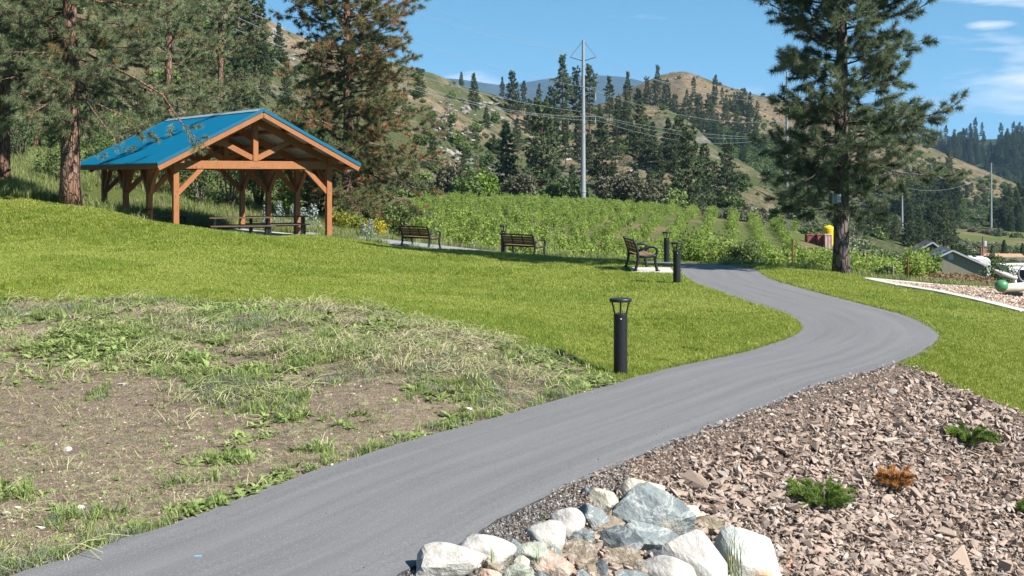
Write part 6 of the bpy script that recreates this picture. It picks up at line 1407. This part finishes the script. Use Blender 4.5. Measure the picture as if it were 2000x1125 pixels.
x, y = rub_points(40000, 18); n = len(x); s_ = .007 + .014 * rng.random(n) ** 1.5
scatter('rubble_fines', np.column_stack([x, y, gzs(x, y) + .012 + .03 * rng.random(n)]), zrot(n, .6), s_, rng.integers(0, 16, n), RUBC, 'small broken chips and fines between the rubble stones', 'rubble')
# gravel shoulder
GRV = variant_set('gravel_shape', [stone_mesh(1500 + i, .8, 9, MAT['gravel']) for i in range(5)])
g = np.random.default_rng(12); px = g.uniform(780, 1230, 30000); y = np.exp(g.uniform(math.log(8.2), math.log(12), 30000)); x = (px - CX) / F * y; dpt = path_dist(x, y)[0]
k = inside(GRAVZ, x, y) | ((dpt > PHW - .02) & (dpt < PHW + .55) & (y < 11.9) & (x > -1.2) & inside(RUB + [], x, y)); k &= dpt > PHW - .03; x, y, dpt = x[k], y[k], dpt[k]; k = rng.random(len(x)) < np.clip((dpt - PHW + .08) * 5, .1, 1); x, y = x[k], y[k]; n = len(x)
gb = MB();
scatter('gravel', np.column_stack([x, y, gzs(x, y) + .012]), zrot(n, 1), .006 + .016 * rng.random(n) ** 2.5, rng.integers(0, 5, n), GRV, 'grey gravel shoulder between the asphalt and the boulders', 'gravel')
g = np.random.default_rng(14); ii = g.integers(60, 60 * 14, 9000); sg = np.where(g.random(9000) < .35, -1, 1); off = PHW - .02 + np.abs(g.normal(0, .08, 9000)); x = PCF[ii, 0] + sg * tang[ii, 1] * off; y = PCF[ii, 1] - sg * tang[ii, 0] * off; k = y > 8; x, y = x[k], y[k]; n = len(x)
scatter('edge_gravel', np.column_stack([x, y, gzs(x, y) + .006]), zrot(n, 1), .006 + .02 * rng.random(n) ** 3, rng.integers(0, 5, n), GRV, 'loose gravel crumbs along both path edges', 'gravel')
ii = g.integers(30, 60 * 14, 700); off = g.uniform(-1, 1, 700) * (PHW - .03); off = np.sign(off) * (np.abs(off) / PHW) ** .5 * PHW * .97; x = PCF[ii, 0] + tang[ii, 1] * off; y = PCF[ii, 1] - tang[ii, 0] * off; k = (y > 8) & (np.abs(off) < PHW - .03); x, y, zz_ = x[k], y[k], PCF[ii, 2][k]; n = len(x)
scatter('path_grit', np.column_stack([x, y, zz_ + .044]), zrot(n, 1), .003 + .009 * rng.random(n) ** 3, rng.integers(0, 5, n), GRV, 'stray grit and gravel crumbs lying on the asphalt', 'grit')
# wood chips
CH = bpy.data.collections.new('chip_shape')
for i in range(4):
    m = MB().box((0, 0, 0), (1, .35 + .1 * i, .14), (0, 0, .2 * i)).mesh('chip', MAT['chip']); CH.objects.link(bpy.data.objects.new(f'chip_shape_{i}', m))
g = np.random.default_rng(13); px = g.uniform(1690, 2300, 24000); y = g.uniform(29, 36, 24000); x = (px - CX) / F * y; k = inside(CHIPS, x, y); x, y = x[k], y[k]; n = len(x)
scatter('wood_chips', np.column_stack([x, y, gzs(x, y) + .06]), zrot(n, .5), rng.uniform(.035, .1, n), rng.integers(0, 4, n), CH, 'loose wood chips of the play area', 'wood chips')
# ------------------------------------------------------------------ boulders
def boulder_mesh(seed, planes, p, nz, sub=4, box=(1, 1, 1)):
    g = np.random.default_rng(seed); bm = bmesh.new(); bmesh.ops.create_icosphere(bm, subdivisions=sub, radius=1); v = np.array([q.co[:] for q in bm.verts]); f = np.array([[q.index for q in t.verts] for t in bm.faces]); bm.free()
    kk = np.arange(planes) + .5; ph = np.arccos(1 - 2 * kk / planes); th = math.pi * (1 + 5 ** .5) * kk + g.uniform(0, 6.28); n = unit(np.stack([np.cos(th) * np.sin(ph), np.sin(th) * np.sin(ph), np.cos(ph)], -1) + g.normal(0, .22, (planes, 3))); d = g.uniform(.62, 1, planes)
    s = np.maximum(v @ n.T, 0) / d; r = (np.sum(s ** p, 1) + (.9 if p < 12 else .6) ** p) ** (-1 / p)
    q = v * r[:, None]
    def n3(P, sc, o): return fbm(P[:, 0] + P[:, 2] * .7 + 3, P[:, 1] - P[:, 2] * .6 + 5, sc, o, seed % 50)
    q = q * (1 + nz * n3(q, .9, 5) + nz * .35 * n3(q * 3, .6, 4))[:, None]
    lo, hi = q.min(0), q.max(0); q = (q - (lo + hi) / 2) / ((hi - lo) / 2) * np.array(box)
    return mesh_np('boulder', q, f, None, p < 12)
def boulder(x0, x1, y0, y1, mat, label, seed, planes=13, p=44, nz=.05, depth=.8, tilt=0., dd=None):
    xc, yc = (x0 + x1) / 2, (y0 + y1) / 2; h = hit(xc, y1 - .2 * (y1 - y0)); d = h.y if dd is None else dd; w = (x1 - x0) / F * d / 2; hh = (y1 - y0) / F * d / 2
    c = at(xc, yc, d + w * depth * .5)
    g0 = gz(c.x, c.y); bot = c.z - hh
    if bot > g0 - .02: hh2 = (c.z + hh - g0 + .05) / 2; c.z = c.z + hh - hh2; hh = hh2
    m = boulder_mesh(seed, planes, p, nz, 4, (w, w * depth, hh)); m.materials.append(MAT[mat]); o = link('boulder', m); o.location = c; o.scale = (1.13, 1.13, 1.1); o.rotation_euler = (0, tilt, 0)
    return tag(o, label, 'boulder', 'boulders beside the path')
rd = dict(planes=10, p=7, nz=.13)
for i, (a, kw) in enumerate([
 ((1202, 1297, 933, 1010, 'b_cream', 'cream boulder at the top back of the pile'), dict(planes=10)), ((1153, 1206, 958, 1004, 'b_cream', 'pale tan and blue boulder left of the cream one'), {}), ((1195, 1348, 955, 1076, 'b_blue', 'largest blue-green boulder with a pointed ridge'), dict(planes=11, p=50)), ((1125, 1188, 986, 1040, 'b_blue', 'grey-blue boulder left of the largest one'), dict(p=26)), ((1146, 1218, 1004, 1048, 'b_brown', 'brown boulder in front of the grey-blue one'), {}),
 ((1076, 1140, 994, 1062, 'b_white', 'tall rounded white boulder at the gravel edge'), rd), ((1031, 1101, 1021, 1076, 'b_white', 'rounded white boulder left of the tall one'), rd), ((898, 1003, 1047, 1112, 'b_white', 'domed white boulder second from the left'), rd), ((820, 940, 1066, 1148, 'b_white', 'white boulder at the left end of the pile'), dict(planes=11, p=16, nz=.1)), ((1008, 1071, 1058, 1098, 'b_green', 'greenish tan boulder below the rounded white ones'), {}),
 ((1110, 1160, 1036, 1076, 'b_blue', 'small light blue boulder below the tall white one'), {}), ((1150, 1252, 1030, 1094, 'b_dark', 'dark blue boulder with a brown flank'), dict(p=28)), ((1213, 1322, 1020, 1100, 'b_blue', 'faceted blue-grey boulder below the largest one'), dict(planes=12, p=28)), ((1087, 1164, 1062, 1120, 'b_brown', 'dark brown boulder in the middle of the pile'), {}), ((1160, 1252, 1068, 1120, 'b_brown', 'wide tan-brown boulder below the dark blue one'), {}),
 ((1143, 1188, 1092, 1135, 'b_dark', 'small dark boulder at the bottom middle'), {}), ((1040, 1118, 1082, 1140, 'b_pink', 'pinkish boulder at the bottom of the pile'), {}), ((974, 1040, 1100, 1145, 'b_green', 'green-grey boulder at the bottom left'), {}), ((1001, 1033, 1088, 1114, 'b_cream', 'small tan-orange boulder above the green-grey one'), {}), ((938, 984, 1086, 1122, 'b_brown', 'small brown boulder in front of the domed white one'), {}), ((911, 942, 1086, 1112, 'b_cream', 'small pale wedge between the two left white boulders'), {}),
 ((985, 1018, 1056, 1092, 'b_blue', 'small blue-grey boulder right of the domed white one'), {}), ((930, 978, 1112, 1140, 'b_pink', 'orange-tan stone at the bottom left edge'), {}), ((1040, 1090, 1116, 1150, 'b_dark', 'dark stone at the bottom edge under the pinkish boulder'), {}), ((1118, 1152, 1114, 1150, 'b_blue', 'little blue stone at the bottom edge'), {}), ((1170, 1262, 1112, 1155, 'b_blue', 'flat pale blue stone at the bottom edge'), {}),
 ((1349, 1412, 1007, 1050, 'b_brown', 'brown-grey boulder right of the largest one'), {}), ((1326, 1372, 1026, 1066, 'b_brown', 'small grey boulder beside the big white one'), {}), ((1290, 1420, 1044, 1165, 'b_white', 'big sharp white boulder at the bottom'), dict(planes=11, p=24, nz=.07)), ((1232, 1364, 1086, 1160, 'b_white', 'speckled white boulder at the bottom edge, overlapping the big one'), dict(planes=10, p=9, nz=.1)), ((1388, 1514, 1034, 1165, 'b_rust', 'large pale boulder with rust stains at the right end'), dict(planes=12, p=18, nz=.1)),
 ((1180, 1225, 1040, 1075, 'b_dark', 'small dark boulder wedged in the pile centre'), {}), ((1136, 1160, 952, 975, 'b_dark', 'little dark stone at the top of the gravel'), {}), ((1096, 1130, 1060, 1090, 'b_green', 'small green-grey stone between the tall white and brown boulders'), {}), ((1255, 1300, 1072, 1112, 'b_dark', 'dark stone in the gap left of the big white boulder'), {}), ((1066, 1100, 1068, 1098, 'b_blue', 'small blue-grey stone above the pinkish boulder'), {}), ((1200, 1250, 1000, 1040, 'b_brown', 'brown stone under the left flank of the largest boulder'), {}), ((1372, 1412, 1062, 1100, 'b_brown', 'brown stone wedged between the white and rust-stained boulders'), {}), ((1330, 1366, 988, 1018, 'b_cream', 'pale stone right of the largest boulder'), {}), ((1128, 1164, 1100, 1130, 'b_brown', 'small brown stone at the bottom middle'), {}), ((1006, 1042, 1112, 1142, 'b_cream', 'small cream stone at the bottom edge'), {})]): boulder(*a, seed=1600 + i * 3, **kw)
# ------------------------------------------------------------------ junipers and tufts on the rubble
def juniper(px, py, w, h, mat, label, seed, n=420):
    q = hit(px, py); s = w / F * q.y / 2; hh = h / F * q.y; g = np.random.default_rng(seed); r = random.Random(seed)
    o = thing('juniper', label, 'juniper', (q.x, q.y, q.z), 0, 'low junipers in the rubble'); B = MB(); P = []; D = []; T = []
    for i in range(34):
        a = r.uniform(0, 6.28); l = s * r.uniform(.5, 1.1); e = r.uniform(.1, .9); tip = Vector((math.cos(a) * l * math.cos(e * .6), math.sin(a) * l * .8, hh * (.25 + .8 * e) * r.uniform(.6, 1.1))); B.tube([(0, 0, -.02), tip * .5 + Vector((0, 0, hh * .12)), tip], [.008, .006, .003], 4, False)
        ti = r.uniform(.2, .8)
        for k in range(n // 20):
            t = r.uniform(.35, 1); p = tip * t + Vector((0, 0, hh * .22 * math.sin(math.pi * t))); d = (tip.normalized() + Vector((r.gauss(0, .5), r.gauss(0, .5), r.gauss(.25, .4)))).normalized(); P.append(p[:]); D.append(d[:]); T.append(ti)
    v, f, t = needles(np.array(P), np.array(D), np.array(T), 16, .065, .0065, (10, 60), g); B.build('stems', MAT['twig'], o); link('foliage', mesh_np('foliage', v, f, MAT[mat], False, {'tint': t}), o)['kind'] = 'stuff'
juniper(1606, 1000, 150, 62, 'juniper', 'green spreading juniper low in the rubble', 1); juniper(1892, 872, 112, 50, 'juniper', 'green juniper near the lawn at the upper right rubble', 2); juniper(1750, 966, 92, 62, 'juniper_dead', 'dead orange juniper in the middle of the rubble', 3, 200); juniper(2006, 1012, 40, 40, 'juniper', 'small green juniper cut by the right edge', 4)
def tuft(px, py, h, label, n=26, tint=.45, d=None):
    q = hit(px, py) if d is None else at(px, py, d); hh = h / F * q.y; g = np.random.default_rng(int(px)); v, f, t = blades(n, hh * .22, hh, .006, .55, g, tint); o = link('grass_tuft', mesh_np('grass_tuft', v, f, MAT['grass_tall'], False, {'tint': t})); o.location = q; tag(o, label, 'grass tuft', 'grass tufts among the boulders')
tuft(1432, 1122, 95, 'tall green grass tuft in front of the rust-stained boulder', 30, .35, 9.0); tuft(1085, 1090, 60, 'thin grass blades among the middle boulders', 7, .4, 9.5); tuft(1062, 1014, 20, 'small green tuft at the gravel edge by the white boulders', 14); tuft(922, 1055, 22, 'small yellowish tuft left of the domed white boulder', 12); tuft(1325, 1000, 40, 'thin pale grass right of the largest boulder', 10, .8)
tuft(962, 1098, 38, 'few grass blades before the domed white boulder', 6, .4, 8.9); tuft(1050, 1098, 30, 'grass blades over the greenish tan boulder', 6, .4, 9.0)
q = hit(386, 1096); tag(MB().box((q.x, q.y, q.z + .037), (.055, .02, .003), (0, 0, .3)).build('chalk_mark', MAT['blue_chalk']), 'small blue paint mark on the asphalt at lower left', 'paint mark')
# ------------------------------------------------------------------ haze
hz = MB().box((0, 4900, 314), (9000, 10000, 730)).build('haze', None); tag(hz, 'thin blue air over the far hills', 'haze', None, 'stuff')
q = NT('haze'); q.t.nodes.remove(q.b); pv = q.n('ShaderNodeVolumePrincipled'); pv.inputs['Color'].default_value = (.42, .68, 1, 1); pv.inputs['Density'].default_value = 6e-5; pv.inputs['Anisotropy'].default_value = .1; q.t.links.new(pv.outputs[0], q.out.inputs['Volume']); hz.data.materials.append(q.m)
# each loose stone's label says where it lies
LMK = [((1743, 875), 'the flat-topped slab'), ((1637, 946), 'the long bright white stone'), ((1750, 966), 'the dead orange juniper'), ((1606, 1000), 'the lower green juniper'), ((1892, 872), 'the upper right juniper'), ((1885, 1108), 'the biggest tan block'), ((1450, 1060), 'the rust-stained boulder'), ((1348, 952), 'the long brown slab'), ((1604, 1065), 'the rust-red stone'), ((1931, 822), 'the tan block in the grass'), ((1510, 812), 'the small white edge stone'), ((1700, 740), 'the top corner of the rubble'), ((1850, 1050), 'the rounded tan stone'), ((1592, 1029), 'the black stone'), ((1838, 945), 'the flat pinkish stone')]
SEEN = {}
for o in [o for o in bpy.data.objects if o.get('group') == 'loose stones of the rubble slope']:
    l = o.location; px = CX + F * l.x / l.y; py = HY + (CAMZ - l.z) * F / l.y; w = o.scale.x * 2 * F / l.y
    (lx, ly), nm = min(LMK, key=lambda k: (k[0][0] - px) ** 2 + ((k[0][1] - py) * 1.4) ** 2); dx, dy = px - lx, (py - ly) * 1.4; dist = math.hypot(dx, dy)
    sides = ['right of', 'below right of', 'below', 'below left of', 'left of', 'above left of', 'above', 'above right of']
    side = sides[int(round(math.atan2(dy, dx) / (math.pi / 4))) % 8]
    key = ('large' if w > 44 else 'medium' if w > 30 else 'small', 'flat' if o.scale.y < .72 * o.scale.x else 'blocky', ('close ' if dist < 45 else 'well ' if dist > 110 else '') + side + ' ' + nm)
    SEEN.setdefault(key, []).append((px, o))
ORD = ['second', 'third', 'fourth', 'fifth', 'sixth', 'seventh', 'eighth']
for (sz, sh, where), L in SEEN.items():
    L.sort(key=lambda t: t[0])
    for i, (_, o) in enumerate(L):
        base = f'{sz} {sh} tan stone'
        if len(L) == 1: o['label'] = f'{base} {where}'
        else: o['label'] = (f'leftmost {base} ' if i == 0 else f'rightmost {base} ' if i == len(L) - 1 else f'{base}, {ORD[min(i - 1, 6)]} from left, ') + where
